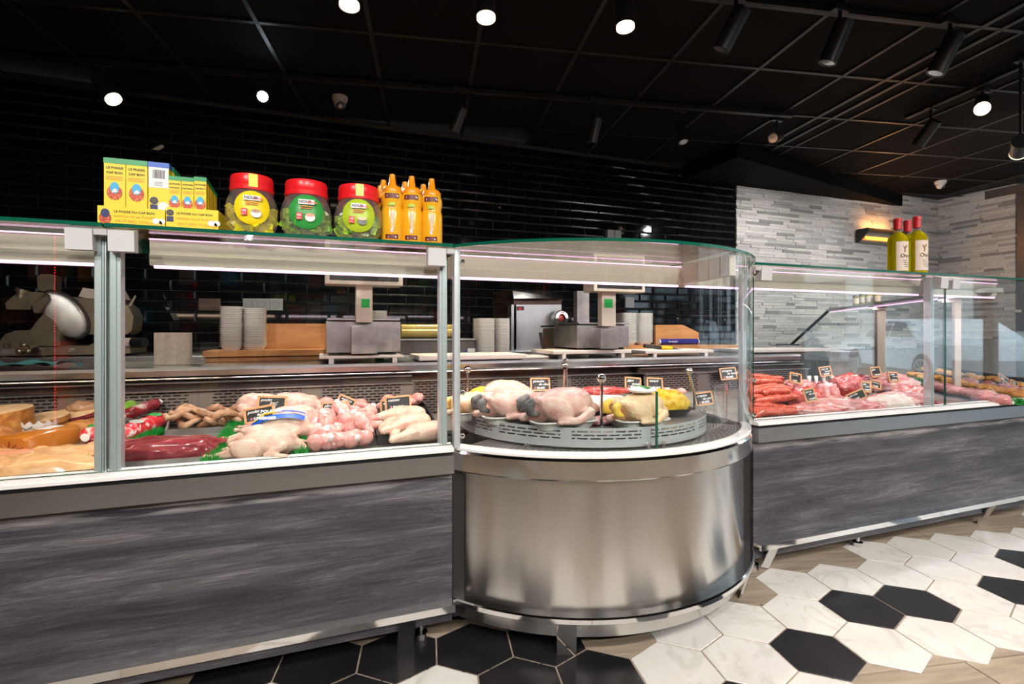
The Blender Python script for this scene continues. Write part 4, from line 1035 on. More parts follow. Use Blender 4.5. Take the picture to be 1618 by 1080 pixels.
# ---- red sausages
SM = [sausage_mesh(.19, .0175, .6, 'merguez'), sausage_mesh(.18, .0175, .25, 'merguez'), sausage_mesh(.16, .0175, .9, 'merguez')]
rnd = random.Random(21)
black_tray('black tray under the red sausages beside the round case', [(1186, 672), (1252, 657), (1284, 646), (1240, 637), (1186, 637)], .02)
n = 0
for layer, (h, cnt, xa, xb, ya, yb) in enumerate(((.026, 8, 1200, 1236, 648, 662), (.055, 8, 1196, 1232, 640, 656), (.085, 7, 1192, 1224, 634, 646), (.11, 5, 1188, 1214, 628, 638))):
    for k in range(cnt):
        p = deck(rnd.uniform(xa, xb), rnd.uniform(ya, yb)); solo('red_sausage', 'thin red raw sausage in the heap right of the round case', 'sausage', SM[n % 3], rest_on(p, h), (rnd.uniform(-.15, .15), rnd.uniform(-.15, .15), rnd.uniform(-.5, .35)), 'red sausages right of the round case'); n += 1
for k in range(20):
    x = rnd.uniform(1060, 1140); p = at(x, rnd.uniform(628, 650), 2.38+rnd.uniform(-.08, .04)); p.x = min(p.x, UR-.06)
    solo('red_sausage', 'thin red raw sausage at the back of the round case', 'sausage', SM[k % 3], p, (0, 0, rnd.uniform(-.6, .4)), 'red sausages at the back of the round case')
p = at(1120, 652, 1.95); t = solo('pale_sausage', 'pale sausage lying at the right side behind the guard glass', 'sausage', sausage_mesh(.16, .016, .4, 'tripe', name='pale_sausage'), Vector((p.x, p.y, p.z)), (0, 0, R(-25)))
for k in range(6):
    p = at(1020+k*11, 622+rnd.uniform(-3, 3), 2.36); solo('pink_cut', 'pink chicken cut behind the yellow roast', 'meat', lump((.035, .03, .025), 'chickenraw', .2, 8, 2, k+40), p, (0, 0, rnd.uniform(0, 3)), 'pink cuts behind the yellow roast')
# ---- meat of the right case
def cut(label, x, y, r, mname, rz=0, h=0., seed=1, nz=.22, sub=4, name='meat_cut', tilt=0):
    p = deck(x, y); e = math.hypot(r[0]*math.sin(R(rz)), r[1]*math.cos(R(rz)))*1.08
    if p.y < 1.65+e: p = at(x, y, 1.65+e); p.z = zdeck(p.y)
    return solo(name, label, 'meat', lump(r, mname, nz, 9, sub, seed), rest_on(p, h), (tilt, 0, R(rz)))
cut('long pink flank cut at the front right of the sausages', 1296, 664, (.17, .06, .035), 'lamb', -14, 0, 3)
cut('pink flank cut folded behind the front one', 1322, 650, (.15, .06, .04), 'veal', -10, .01, 7)
cut('red lean block behind the sausages', 1272, 640, (.11, .07, .06), 'beef', -4, 0, 5)
cut('bone-in pink piece at the left back of the right case', 1262, 626, (.10, .06, .065), 'lamb', 0, 0, 15, .3)
cut('smooth pink joint in the middle of the right case', 1306, 640, (.07, .06, .075), 'veal', 20, 0, 9)
cut('deep red beef joint with fat edge', 1338, 628, (.11, .08, .085), 'beef', -12, 0, 11, .22)
cut('red slab lying under the large tilted price sign', 1330, 646, (.10, .06, .04), 'beef', 4, 0, 13)
cut('stewing meat strips at the front right', 1366, 660, (.15, .05, .03), 'lamb', 3, 0, 17, .32)
cut('pale netted roast with pink end near the post', 1410, 655, (.13, .06, .045), 'fat', -16, 0, 19, .15)
cut('purple end of the netted roast', 1436, 654, (.04, .04, .035), 'veal', 0, .01, 23, .1)
cut('wide pink slab behind the netted roast', 1420, 638, (.20, .09, .04), 'veal', -6, 0, 25, .18)
cut('pink leg joint wrapped in clear film', 1440, 630, (.12, .08, .05), 'lamb', -8, 0, 27)
cut('large pale rose joint at the back near the post', 1408, 620, (.15, .09, .075), 'veal', -20, 0, 29, .2)
cut('dark red strip of meat at the back', 1368, 617, (.14, .05, .06), 'beefdark', -4, 0, 31, .2)
cut('flat bluish cut at the front beside the post', 1464, 648, (.12, .05, .02), 'beefdark', -4, 0, 33)
for k, (x, lab) in enumerate(((1280, 'first'), (1291, 'second'), (1303, 'third'), (1316, 'fourth'), (1328, 'fifth'))):
    p = deck(x, 626); t = thing('rib_chop', lab+' standing rib chop from the left in the row at the back', 'chop', rest_on(p), R(75), 'standing rib chops')
    link('meat', lump((.05, .016, .055), 'beef', .2, 8, 3, k), t); B().tube([(-.02, 0, .03), (.0, .004, .08), (.01, 0, .112)], .009, 7, True, [.01, .008, .011]).obj('rib_bone', 'fat', None, 180).parent = t
# ---- right edge case: rows of marinated meat between grass dividers
def row(fn, t0, t1, s, n, label, cat, mname, r, z, seed, group):
    rr = random.Random(seed)
    ms = [lump((r*rr.uniform(.9, 1.3), r, r*.7), mname, .3, 9, 2, seed+i) for i in range(3)]
    for k in range(n):
        q = AP(t0+(t1-t0)*(k+rr.random())/n, s+rr.uniform(-.03, .03), z+rr.uniform(0, .01)); solo(fn, label, cat, ms[k % 3], q, (0, 0, rr.uniform(0, 3)), group)
ZD = .613
def armgrass(label, t0, t1, s, seed, w_=.05): grass(label, AP(t0, s, ZD), AP(t1, s, ZD), w_, .035, seed)
row('pink_slice', -.05, .7, -.06, 16, 'pale pink meat slice at the front of the right edge case', 'meat', 'veal', .05, ZD, 1, 'pink slices in the right edge case')
armgrass('green grass divider nearest the glass in the right edge case', .0, 1.6, -.18, 31, .07)
row('marinated_piece', .0, 1.7, -.30, 34, 'orange marinated meat piece in the row behind the near grass divider', 'meat', 'orange', .034, ZD+.01, 2, 'orange marinated pieces')
row('pink_dice', .0, 1.2, -.42, 30, 'diced pink meat piece at the right edge', 'meat', 'rosemeat', .03, ZD+.012, 3, 'diced pink meat at the right edge')
tag(slab(.2, 2.2, -.64, -.52, ZD, ZD+.02).obj('black_tray', 'black', None), 'long black tray behind the orange meat in the right edge case', 'tray', 'black plastic meat trays')
row('marinated_fillet', .3, 2.1, -.58, 18, 'orange breaded fillet on the long black tray', 'meat', 'orange', .034, ZD+.02, 5, 'breaded fillets on the long black tray')
armgrass('green grass divider at the back of the right edge case', 1.2, 2.5, -.72, 33, .06)

# ---- price signs
def sign(label, x0, y0, x1, y1, n, l1, l2, price='888,88', tilt=0., big=True, back=R(-14)):
    """chalk sign whose face fills pixels x0..x1, y0..y1 at distance plane n"""
    c = at((x0+x1)/2, (y0+y1)/2, n); D = depth(c); W = (x1-x0)/805*D*.97; H = (y1-y0)/805*D*.97
    if tilt:
        k = abs(math.tan(R(tilt))); W2 = (W-k*H)/(1-k*k) if k < .8 else W*.8; H2 = (H-k*W)/(1-k*k) if k < .8 else H*.6
        W, H = max(W2, .05), max(H2, .035)
    t = thing('price_sign', label, 'price sign', c, 0, None); e = Euler((back, R(tilt), -YAW*.55), 'XYZ'); t.rotation_euler = e
    f = .0075; q = lambda b, nm, m_: b.obj(nm, m_, None)
    b = B().box((-W/2, -.003, H/2-f), (W/2, .003, H/2), .001).box((-W/2, -.003, -H/2), (W/2, .003, -H/2+f), .001).box((-W/2, -.003, -H/2), (-W/2+f, .003, H/2), .001).box((W/2-f, -.003, -H/2), (W/2, .003, H/2), .001)
    q(b, 'sign_frame', 'signwood').parent = t
    q(B().box((-W/2+.003, -.001, -H/2+.003), (W/2-.003, .002, H/2-.003)), 'slate', 'slate').parent = t
    s = min(H*.27, W*1.35/max(len(l1), 6))
    lettering(l1, s, 'chalk', t, (-W/2+f+.005, -.0016, H/2-f-s*.85), shear=.3, bold=.012)
    if l2: lettering(l2, s, 'chalk', t, (-W*.08, -.0016, H/2-f-s*1.75), shear=.3, bold=.012)
    lettering(price[0], s*.85, 'chalkred', t, (-W*.30, -.0016, -H/2+f+.003), name='price', bold=.02); lettering(price[1:]+'€', s*.85, 'chalk', t, (-W*.30+s*.7, -.0016, -H/2+f+.003), name='price', bold=.02)
    q(B().box((-.004, -.0012, -H/2-.05), (.004, .0012, -H/2+.002)), 'stake', 'jar_glass').parent = t
    return t
sign('chalk price sign reading poulet fermier above the banded chicken', 384, 637, 436, 671, 1.93, 'poulet', 'fermier', '883,86', -10)
sign('chalk price sign reading poulet pac behind the poulet fermier sign', 407, 624, 453, 649, 2.12, 'poulet', 'PAC', '8888,8', 2)
sign('chalk price sign reading pilon over the drumsticks', 507, 633, 552, 656, 2.02, 'pilon', '', '888,88', -2)
sign('tilted chalk price sign reading escalope behind the pilon sign', 528, 619, 566, 651, 2.13, 'escalope', '', '888,88', 24)
sign('chalk price sign reading cuisses over the chicken legs', 607, 623, 651, 650, 2.07, 'cuisses', '', '888,88', -4)
sign('chalk price sign mostly hidden behind the cuisses sign', 600, 629, 640, 652, 2.14, 'ailes', '', '888,88', -3)
sign('chalk price sign standing behind the guinea fowl', 837, 596, 870, 618, 2.12, 'pintades', 'de choix', '888,88', 0)
sign('chalk price sign left of the canard sign over the yellow chicken', 985, 594, 1015, 617, 2.12, 'gigot', 'epaule', '888,88', 5)
sign('chalk price sign reading canard above the yellow roast', 1020, 595, 1049, 618, 2.10, 'canard', '', '888,88', 3)
sign('chalk price sign low at the right behind the guard glass', 1095, 617, 1129, 642, 1.98, 'crepine', 'de porc', '888,88', -6)
sign('chalk price sign at the top right of the round case', 1135, 579, 1166, 601, 2.32, 'merguez', 'de boeuf', '888,88', -4)
sign('chalk price sign tilted over the red lean block', 1244, 586, 1270, 608, 1.92, 'rond filet', '', '888,88', 12)
sign('chalk price sign on top of the rib chops', 1292, 577, 1316, 596, 2.05, 'cote de', 'boeuf', '888,88', -6)
sign('chalk price sign near the sausage heap at the front', 1267, 611, 1292, 637, 1.72, 'jarret', 'de veau', '888,88', -10)
sign('large tilted chalk price sign over the red slab in the right case', 1333, 611, 1373, 640, 1.72, 'plat cote', '', '888,88', -20)
sign('dark chalk price sign directly right of the large tilted one', 1358, 601, 1378, 621, 1.82, 'gite', 'noix', '888,88', 6)
sign('chalk price sign leaning left behind the dark one', 1371, 597, 1396, 617, 1.89, 'macreuse', '', '888,88', 16)
sign('chalk price sign standing at the back in the middle of the right case', 1373, 578, 1394, 597, 2.07, 'gite', '', '888,88', -5)
sign('dark chalk price sign with three lines near the post', 1402, 587, 1421, 604, 1.99, 'collier', 'mouton', '888,88', 0)
sign('chalk price sign peeking out behind the three-line sign', 1393, 586, 1411, 600, 2.07, 'veau', '', '888,88', -12)
sign('wide chalk price sign tilted over the diced pink meat', 1573, 590, 1600, 606, 1.95, 'brochettes', '', '888,88', 30)
sign('small grey chalk price sign at the right edge', 1593, 598, 1612, 612, 1.85, 'agneau', '', '888,88', 20)
sign('grey chalk price sign leaning over the near grass divider', 1556, 610, 1576, 628, 1.72, 'orange', '', '888,88', 22)
# ------------------------------------------------------------------ goods on the top glass
ZG = 1.2785
def top(x, n): return Vector((at(x, 360, n).x, n, ZG))
def disc(c, r, rz, m_, name, parent, d=.0006, seg=16, rx=None):
    """flat print on a face that looks to -Y (local)"""
    b = B(); n = seg; vs = [b.bm.verts.new((c[0]+r*math.cos(2*PI*k/n), c[1], c[2]+(rz or r)*math.sin(2*PI*k/n))) for k in range(n)]
    b.bm.faces.new(vs[::-1]); o = b.obj(name, m_, None); o.parent = parent; return o
def rect(x0, x1, z0, z1, y, m_, name, parent):
    b = B(); b.quad([(x0, y, z0), (x1, y, z0), (x1, y, z1), (x0, y, z1)]); o = b.obj(name, m_, None); o.parent = parent; return o
def emblem(t, x, z, s, y):
    disc((x, y, z), .019*s, .022*s, 'pepper', 'pepper_wreath', t); disc((x, y-.0004, z+.014*s), .0115*s, .0165*s, 'skyblue', 'sky_medallion', t)
    b = B(); b.bm.faces.new([b.bm.verts.new(c_) for c_ in ((x-.007*s, y-.0007, z+.000*s), (x+.009*s, y-.0007, z+.002*s), (x+.003*s, y-.0007, z+.012*s), (x-.003*s, y-.0007, z+.010*s))]); o = b.obj('lighthouse', 'inkwhite', None); o.parent = t
def rosette(t, x, z, s, y):
    disc((x, y, z+.011*s), .009*s, None, 'navy', 'rosette', t); rect(x-.008*s, x+.008*s, z-.014*s, z+.001*s, y, 'navy', 'rosette_ribbon', t); disc((x, y-.0004, z+.011*s), .0055*s, None, 'ink', 'rosette_centre', t)
def carton(label, u, n, w_, d, h, band, front='full', rz=0, small=False):
    t = thing('harissa_box', label, 'box', (u, n, ZG+.004), rz, 'yellow harissa tube boxes')
    b = B().box((0, 0, 0), (w_, d, h), .0008); o = b.obj('carton', 'yellow', None); o.parent = t
    o = B().box((-.0006, -.0006, h*.925), (w_+.0006, d+.0006, h+.0006)).obj('top_band', band, None); o.parent = t
    y = -.0009; s = h/.19
    if front == 'full':
        k = .0092*s if not small else .0078*s
        lettering('LE PHARE', k, 'ink', t, (w_/2, y, h*.845), align='CENTER', bold=.03, depth=.0001); lettering('CAP BON', k*.95, 'ink', t, (w_/2, y, h*.775), align='CENTER', bold=.03, depth=.0001)
        for i in range(3): rect(w_*.10, w_*(.9-.08*(i % 2)), h*(.73-.022*i), h*(.735-.022*i), y, 'inkorange', 'small_print', t)
        emblem(t, w_/2, h*.50, s*.95 if not small else s*.9, y)
        if small:
            disc((w_*.26, y, h*.22), .011*s, None, 'inkwhite', 'garlic_print', t); rosette(t, w_*.72, h*.2, s, y)
        else:
            rect(w_*.14, w_*.86, h*.085, h*.105, y, 'inkwhite', 'lot_strip', t)
            for i in range(3): rect(w_*.15, w_*.42, h*(.24-.022*i), h*(.246-.022*i), y, 'ink', 'small_print', t); rect(w_*.58, w_*.85, h*(.24-.022*i), h*(.246-.022*i), y, 'ink', 'small_print', t)
    elif front == 'back':
        rect(w_*.02, w_*.98, h*.62, h*.925, y, 'inkwhite', 'barcode_panel', t)
        rr = random.Random(2); x = w_*.22
        while x < w_*.78:
            q = rr.choice([.0006, .001, .0016]); rect(x, x+q, h*.76, h*.89, y-.0004, 'inkblack', 'bar', t); x += q+rr.choice([.0006, .001])
        for i in range(3): rect(w_*.3, w_*.7, h*(.70-.022*i), h*(.706-.022*i), y-.0004, 'inkblack', 'small_print', t)
        rosette(t, w_*.28, h*.36, s*1.15, y); disc((w_*.72, y, h*.34), .014*s, None, 'inkwhite', 'garlic_print', t); disc((w_*.5, y, h*.14), .02*s, None, 'pepper', 'pepper_wreath', t)
    return t
N1 = 1.665
xs = [top(x, N1).x for x in (161, 196.5, 232, 268, 304, 341)]
bw = xs[1]-xs[0]
carton('tall yellow harissa box at the far left with green top', xs[0], N1+.012, bw-.001, .035, .186, 'green')
carton('tall yellow harissa box with green top, second from the left', xs[1], N1+.012, bw-.001, .035, .186, 'green')
carton('tall yellow harissa box turned round with blue top and barcode', xs[2], N1+.012, bw-.001, .035, .186, 'blue', 'back')
for k in range(2): carton(('tall yellow harissa box directly behind the barcode box', 'rearmost tall yellow harissa box behind the barcode box')[k], xs[2]+.002, N1+.05+.037*k, bw-.001, .035, .186, 'green', None)
sw = (xs[5]-xs[3]-.022)/3
carton('small yellow harissa box with green top right of the barcode box', xs[3]-.006, N1+.012, sw, .03, .152, 'green', small=True)
carton('small yellow harissa box with green top, middle of three', xs[3]-.006+sw+.001, N1+.012, sw, .03, .152, 'green', small=True)
carton('small yellow harissa box with green top nearest the candy jars', xs[3]-.006+2*sw+.002, N1+.012, sw, .03, .156, 'green', small=True)
for k in range(4): carton(('second', 'third', 'fourth', 'rearmost')[k]+' small yellow harissa box in the row behind the rightmost one', xs[3]-.006+2*sw+.002, N1+.044+.032*k, sw, .03, .154-.002*k, 'green', None)
def shelf_tray(label, u0, u1, h, first):
    t = thing('display_carton', label, 'carton', (u0, N1, ZG), 0, 'yellow display cartons'); W = u1-u0
    o = B().box((0, 0, 0), (W, .003, h)).obj('front', 'yellow', None); o.parent = t
    for x in (0, W-.002): o = B().prism([(x, .003, 0), (x, .17, 0), (x, .17, h*1.15), (x, .003, h)], (.002, 0, 0)).obj('side', 'yellow' if x else 'card', None); o.parent = t
    o = B().box((0, .003, 0), (W, .17, .003)).obj('bottom', 'card', None); o.parent = t
    y = -.0006; k = h/.057
    lettering('LE PHARE DU CAP BON', (.0088 if first else .0072)*k, 'ink', t, (W*.54, y, h*.72), align='CENTER', bold=.03, depth=.0001); lettering('HARISSA DE LA TUNISIE', (.0088 if first else .0074)*k, 'inkorange', t, (W*.54, y, h*.50), align='CENTER', depth=.0001)
    lettering('HOT RED CHILLI', (.0115 if first else .0095)*k, 'inkorange', t, (W*.54, y, h*.26), align='CENTER', depth=.0001); lettering('12 TUBES - 70 g net weight each', .0062*k, 'ink', t, (W*.56, y, h*.07), align='CENTER', depth=.0001)
    if first: disc((W*.11, y, h*.42), .014, .017, 'pepper', 'pepper_wreath', t); disc((W*.11, y-.0004, h*.66), .010, .012, 'navy', 'medallion', t)
    else: rosette(t, W*.075, h*.6, 1.0, y)
    for dx, m_ in ((0, 'inkwhite'), (.014, 'inkwhite'), (.007, 'ricey')): disc((W*.86+dx, y-.0002*(1 if dx else 2), h*.42+(-.006 if dx == .007 else 0)), .0085, .008, m_, 'garlic_print', t)
    return t
shelf_tray('yellow printed display carton under the tall harissa boxes', top(154, N1).x, top(262, N1).x-.002, .057, True)
shelf_tray('yellow printed display carton under the small harissa boxes', top(262.5, N1).x, top(345, N1).x, .066, False)

# ---- jars of stock cubes
def jar(label, x0, x1, ytop, m_lab, cubes, sealm, photo, n=1.71, seed=1):
    uc = (top(x0, n).x+top(x1, n).x)/2; r_ = (top(x1, n).x-top(x0, n).x)/2*.97; c = Vector((uc, n, ZG)); D = depth(c)
    H = (at((x0+x1)/2, ytop, n).z-ZG); t = thing('cube_jar', label, 'jar', c, 0, 'round jars of stock cubes')
    prof = [(0, .002), (r_*.62, .0), (r_*.80, H*.06), (r_*.94, H*.18), (r_, H*.36), (r_*.985, H*.48), (r_*.92, H*.60), (r_*.82, H*.70), (r_*.78, H*.74)]
    b = B(); b.lathe(prof, 40); o = b.obj('jar_body', 'jar_glass', None, 180); o.parent = t
    lp = [(r_*.78, H*.72), (r_*.83, H*.73), (r_*.84, H*.80), (r_*.81, H*.81), (r_*.82, H*.82), (r_*.82, H*.94), (r_*.78, H*.985), (0, H)]
    o = B().lathe(lp, 40).obj('lid', 'lid', None, 40); o.parent = t
    # label: round patch bent on the jar wall, facing the camera
    fa = math.atan2(-c.y, -c.x); lb = B(); R0 = r_*.69; zc = H*.42; rings = []
    for i in range(9):
        rr = R0*i/8; ring_ = []
        for k in range(32):
            a = 2*PI*k/32; dx, dz = rr*math.cos(a), rr*math.sin(a); z = zc+dz
            rad = r_*1.006
            for (ra, za), (rb, zb) in zip(prof, prof[1:]):
                if za <= z <= zb: rad = (ra+(rb-ra)*(z-za)/(zb-za))*1.02+.0008
            th = fa+dx/rad; ring_.append(lb.bm.verts.new((rad*math.cos(th), rad*math.sin(th), z)))
        rings.append(ring_)
    for p, q in zip(rings, rings[1:]):
        for k in range(32): lb.bm.faces.new((p[k], p[(k+1) % 32], q[(k+1) % 32], q[k]))
    o = lb.obj('front_label', m_lab, None, 180); o.parent = t
    N_ = Vector((math.cos(fa), math.sin(fa), 0)); T_ = Vector((-N_.y, N_.x, 0))
    def lp_(dx, z, off=.0035): return N_*(r_*1.02+off)+T_*dx+Vector((0, 0, z))
    rz = math.atan2(T_.y, T_.x)
    bq = lambda nm, m_, x0_, x1_, z0, z1, off: setattr(B().quad([lp_(x0_, z0, off), lp_(x1_, z0, off), lp_(x1_, z1, off), lp_(x0_, z1, off)]).obj(nm, m_, None), 'parent', t)
    bq('name_plate', 'inkwhite', -.022, .022, zc+R0*.38, zc+R0*.66, .002)
    lettering('NOUR', .0115, 'inkblack', t, lp_(-.020, zc+R0*.45, .0026), (PI/2, 0, rz), bold=.03, depth=.0001); lettering('spices', .0115, 'inkred', t, lp_(.002, zc+R0*.45, .0026), (PI/2, 0, rz), bold=.02, depth=.0001)
    for i in range(2): bq('small_print', 'inkorange', -.018, .018-.004*i, zc+R0*(.24-.12*i), zc+R0*(.29-.12*i), .003)
    bq('count_badge', 'inkred', -.028, -.012, zc-R0*.5, zc-R0*.12, .0022); lettering('100', .008, 'inkwhite', t, lp_(-.027, zc-R0*.30, .0028), (PI/2, 0, rz), bold=.02, depth=.0001); lettering('cubes', .005, 'inkwhite', t, lp_(-.0275, zc-R0*.45, .0028), (PI/2, 0, rz), depth=.0001)
    # little bowl picture
    q = B()
    for rr, zz, m_ in ((.015, 0, 0),):
        vs = [q.bm.verts.new(lp_(.010+.014*math.cos(2*PI*k/18), zc-R0*.36+.012*math.sin(2*PI*k/18), .0022)) for k in range(18)]; q.bm.faces.new(vs)
    q.obj('bowl_print', 'inkwhite' if photo == 0 else 'hock' if photo == 2 else 'fat', None).parent = t
    q = B(); vs = [q.bm.verts.new(lp_(.010+.013*math.cos(2*PI*k/18), zc-R0*.22+.005*math.sin(2*PI*k/18), .0028)) for k in range(18)]; q.bm.faces.new(vs)
    q.obj('soup_print', ['tripe', 'mortadella', 'crumb'][photo], None).parent = t
    # seal over the lid
    a = fa+.05; sN = Vector((math.cos(a), math.sin(a), 0)); sT = Vector((-sN.y, sN.x, 0))
    S = lambda dx, z, rr: sN*rr+sT*dx+Vector((0, 0, z))
    if sealm: B().quad([S(-.012, H*.76, r_*.86), S(.012, H*.76, r_*.86), S(.012, H*.97, r_*.835), S(-.012, H*.97, r_*.835)]).obj('paper_seal', sealm, None).parent = t
    # the cubes inside
    rr = random.Random(seed); cm = [B().box((-.0145, -.0145, -.0085), (.0145, .0145, .0085), .0018).mesh('stock_cube', m_) for m_ in cubes]
    k = 0
    while k < 34:
        z = rr.uniform(.014, H*.46); rad = r_*.80*(1 if z > H*.2 else .72+.28*z/(H*.2)); a = rr.uniform(-PI, 0) if k < 29 else rr.uniform(0, PI)
        q = rad*rr.uniform(.80, .98); o = link('stock_cube', cm[k % len(cm)], None, c+Vector((q*math.cos(a), q*math.sin(a), z)), (rr.uniform(0, 3), rr.uniform(0, 3), rr.uniform(0, 3)))
        tag(o, 'wrapped stock cube inside the '+label.split(' with')[0], 'stock cube', 'stock cubes in the '+label.split(' with')[0]); k += 1
    return t
jar('large red-lidded jar of yellow stock cubes with a yellow label', 354, 441, 280, 'yellow', ['cubey', 'cubey', 'cubey'], 'yellow', 0, 1.70, 1)
jar('red-lidded jar of dark green stock cubes with a green label', 441, 526, 289, 'labelgreen', ['cubeg', 'cubeg', 'cubel'], None, 1, 1.70, 2)
jar('red-lidded jar of lime stock cubes with a white and lime label', 526, 606, 296, 'labellime', ['cubel', 'cubel', 'cubeg'], 'labellime', 2, 1.70, 3)

# ---- squeeze bottles
def squeeze(label, x, n, ytop):
    c = top(x, n); H = at(x, ytop, n).z-ZG; r_ = .041*H/.265; t = thing('squeeze_bottle', label, 'sauce bottle', c, 0, 'orange squeeze bottles')
    f = H/.265
    B().lathe([(0, 0), (r_*.95, 0), (r_, .006*f), (r_, .118*f), (r_*.93, .130*f), (r_*.88, .140*f), (r_*.95, .150*f), (r_, .165*f), (r_*.97, .180*f), (r_*.86, .192*f), (r_*.80, .196*f)], 24).obj('bottle', 'mayo', None, 60).parent = t
    B().lathe([(r_*.86, .194*f), (r_*.86, .206*f), (r_*.70, .216*f), (r_*.36, .222*f), (r_*.26, .255*f), (r_*.24, .263*f), (0, .265*f)], 20).obj('nozzle_cap', 'mayocap', None, 60).parent = t
    fa = math.atan2(-c.y, -c.x)-.05; N_ = Vector((math.cos(fa), math.sin(fa), 0)); T_ = Vector((-N_.y, N_.x, 0)); rz = math.atan2(T_.y, T_.x)
    Pq = lambda dx, z, off=.0012: N_*(math.sqrt(max(1e-6, r_*r_-dx*dx))+off)+T_*dx+Vector((0, 0, z*f))
    def band(nm, z0, z1, w_, m_):
        b = B()
        for i in range(6):
            a, e = -w_+2*w_*i/6, -w_+2*w_*(i+1)/6; b.bm.faces.new([b.bm.verts.new(q) for q in (Pq(a, z0), Pq(e, z0), Pq(e, z1), Pq(a, z1))])
        b.obj(nm, m_, None).parent = t
    band('brand_ribbon', .166, .184, r_*.62, 'maroon'); band('flavour_ribbon', .017, .033, r_*.55, 'maroon'); band('lemon_print', .138, .15, r_*.3, 'labellime')
    lettering("Nawhal's", .0115*f, 'inkwhite', t, Pq(-.019*f, .171, .0022), (PI/2, 0, rz), shear=.2, bold=.03, depth=.0001); lettering("d'Algérie", .009*f, 'inkwhite', t, Pq(-.015*f, .021, .0022), (PI/2, 0, rz), shear=.2, bold=.02, depth=.0001)
    lettering('Mayonnaise', .0165*f, 'inkwhite', t, Pq(.006*f, .040, .0022), (PI/2, -PI/2, rz), shear=.15, bold=.02, depth=.0001)
    return t
for x, yt, lab in ((620, 275, 'orange mayonnaise squeeze bottle in the front row nearest the jars'), (650.5, 278, 'orange mayonnaise squeeze bottle in the middle of the front row'), (682, 282, 'orange mayonnaise squeeze bottle at the right end of the front row')): squeeze(lab, x, 1.69, yt)
for x, yt, lab in ((606, 284, 'orange squeeze bottle of the second row behind the left front bottle'), (640, 287, 'orange squeeze bottle of the second row behind the middle front bottle'), (669, 291, 'orange squeeze bottle of the second row behind the right front bottle')): squeeze(lab, x, 1.765, yt)
for x, yt, lab in ((601, 293, 'orange squeeze bottle of the third row peeking out beside the lime jar'), (632, 296, 'orange squeeze bottle of the third row between the left and middle bottles')): squeeze(lab, x, 1.84, yt)

# ---- olive oil bottles on the right case
def oil(label, x, n, ytop, w_, lab=True, tw=0.):
    c = top(x, n); H = at(x, ytop, n).z-ZG; r_ = w_; f = H; t = thing('oil_bottle', label, 'oil bottle', c, tw, 'olive oil bottles')
    B().lathe([(0, .0), (r_*.96, 0), (r_, .01), (r_, H*.58), (r_*.94, H*.64), (r_*.62, H*.70), (r_*.36, H*.735), (r_*.34, H*.75)], 28).obj('bottle', 'oil', None, 60).parent = t
    B().lathe([(r_*.36, H*.735), (r_*.35, H*.80), (0, H*.80)], 20).obj('neck', 'jar_glass', None, 60).parent = t
    B().lathe([(r_*.40, H*.79), (r_*.40, H*.92), (r_*.44, H*.925), (r_*.44, H*.94), (r_*.40, H*.945), (r_*.40, H*.985), (0, H)], 20).obj('wax_cap', 'wax', None, 40).parent = t
    fa = math.atan2(-c.y, -c.x)+.1; b = B()
    for i in range(12):
        a, e = fa-.25+1.5*i/12, fa-.25+1.5*(i+1)/12; q = lambda th, z: (r_*1.012*math.cos(th), r_*1.012*math.sin(th), z)
        b.bm.faces.new([b.bm.verts.new(c_) for c_ in (q(a, H*.05), q(e, H*.05), q(e, H*.56), q(a, H*.56))])
    b.obj('label', 'labelcream', None, 180).parent = t
    th = fa+.42; N_ = Vector((math.cos(th), math.sin(th), 0)); T_ = Vector((-N_.y, N_.x, 0)); rz = math.atan2(T_.y, T_.x)
    lettering('Ove', .026, 'ink', t, N_*r_*1.05+T_*-.013+Vector((0, 0, H*.28)), (PI/2, 0, rz), bold=.01, depth=.0001)
    for i in range(4): 
        p = N_*r_*1.04+T_*(-.004+.003*i)+Vector((0, 0, H*(.22-.035*i))); B().quad([p, p+T_*.02, p+T_*.02+Vector((0, 0, .002)), p+Vector((0, 0, .002))]).obj('small_print', 'ink', None).parent = t
    p = N_*r_*1.045+T_*.008+Vector((0, 0, H*.37)); b = B().tube([p, p+Vector((.001, 0, .018)), p+T_*.006+Vector((0, 0, .034))], .002, 5).tube([p+Vector((0, 0, .015)), p-T_*.009+Vector((0, 0, .034))], .0015, 5).tube([p+Vector((0, 0, .02)), p+T_*.012+Vector((0, 0, .028))], .0012, 5)
    b.obj('tree_print', 'tree', None).parent = t
    return t
oil('olive oil bottle with red wax cap, left of three on the right case', 1418.5, 1.70, 344, .043)
oil('olive oil bottle with red wax cap standing behind the other two', 1434, 1.79, 347, .043)
oil('olive oil bottle with red wax cap, right of three and brightest', 1449, 1.66, 341, .043)
# small jars on the far shelf
JM = None
for k, (x, lab) in enumerate(((1343, 'left'), (1353, 'second'), (1362, 'third'), (1366, 'rear'))):
    r = (x-809)/805; 
    tq = (P0.x*(CA-SA*r)-P0.y*(CA*r+SA))/(AD.y*(CA*r+SA)-AD.x*(CA-SA*r)); c = AP(tq, -.05 if lab != 'rear' else -.09, 1.229)
    t = thing('olive_jar', lab+' small olive jar on the far steel shelf', 'jar', c, 0, 'small jars on the far shelf')
    B().lathe([(0, 0), (.026, 0), (.028, .01), (.028, .075), (.024, .085)], 16).obj('jar', 'oil', None, 40).parent = t
    B().lathe([(.027, .083), (.027, .1), (0, .1)], 16).obj('lid', 'hock', None, 40).parent = t
    B().lathe([(.0285, .02), (.0285, .07)], 16, (0, 0, 0)).obj('label', 'labelcream', None, 180).parent = t
# ------------------------------------------------------------------ machines and goods behind the counter
def pp(pts, n, d, t, name, m_, smooth=None):
    """plate cut to an outline seen at plane Y = n, d thick to the back"""
    return B().prism([at(x, y, n) for x, y in pts], (0, d, 0)).obj(name, m_, t, smooth)
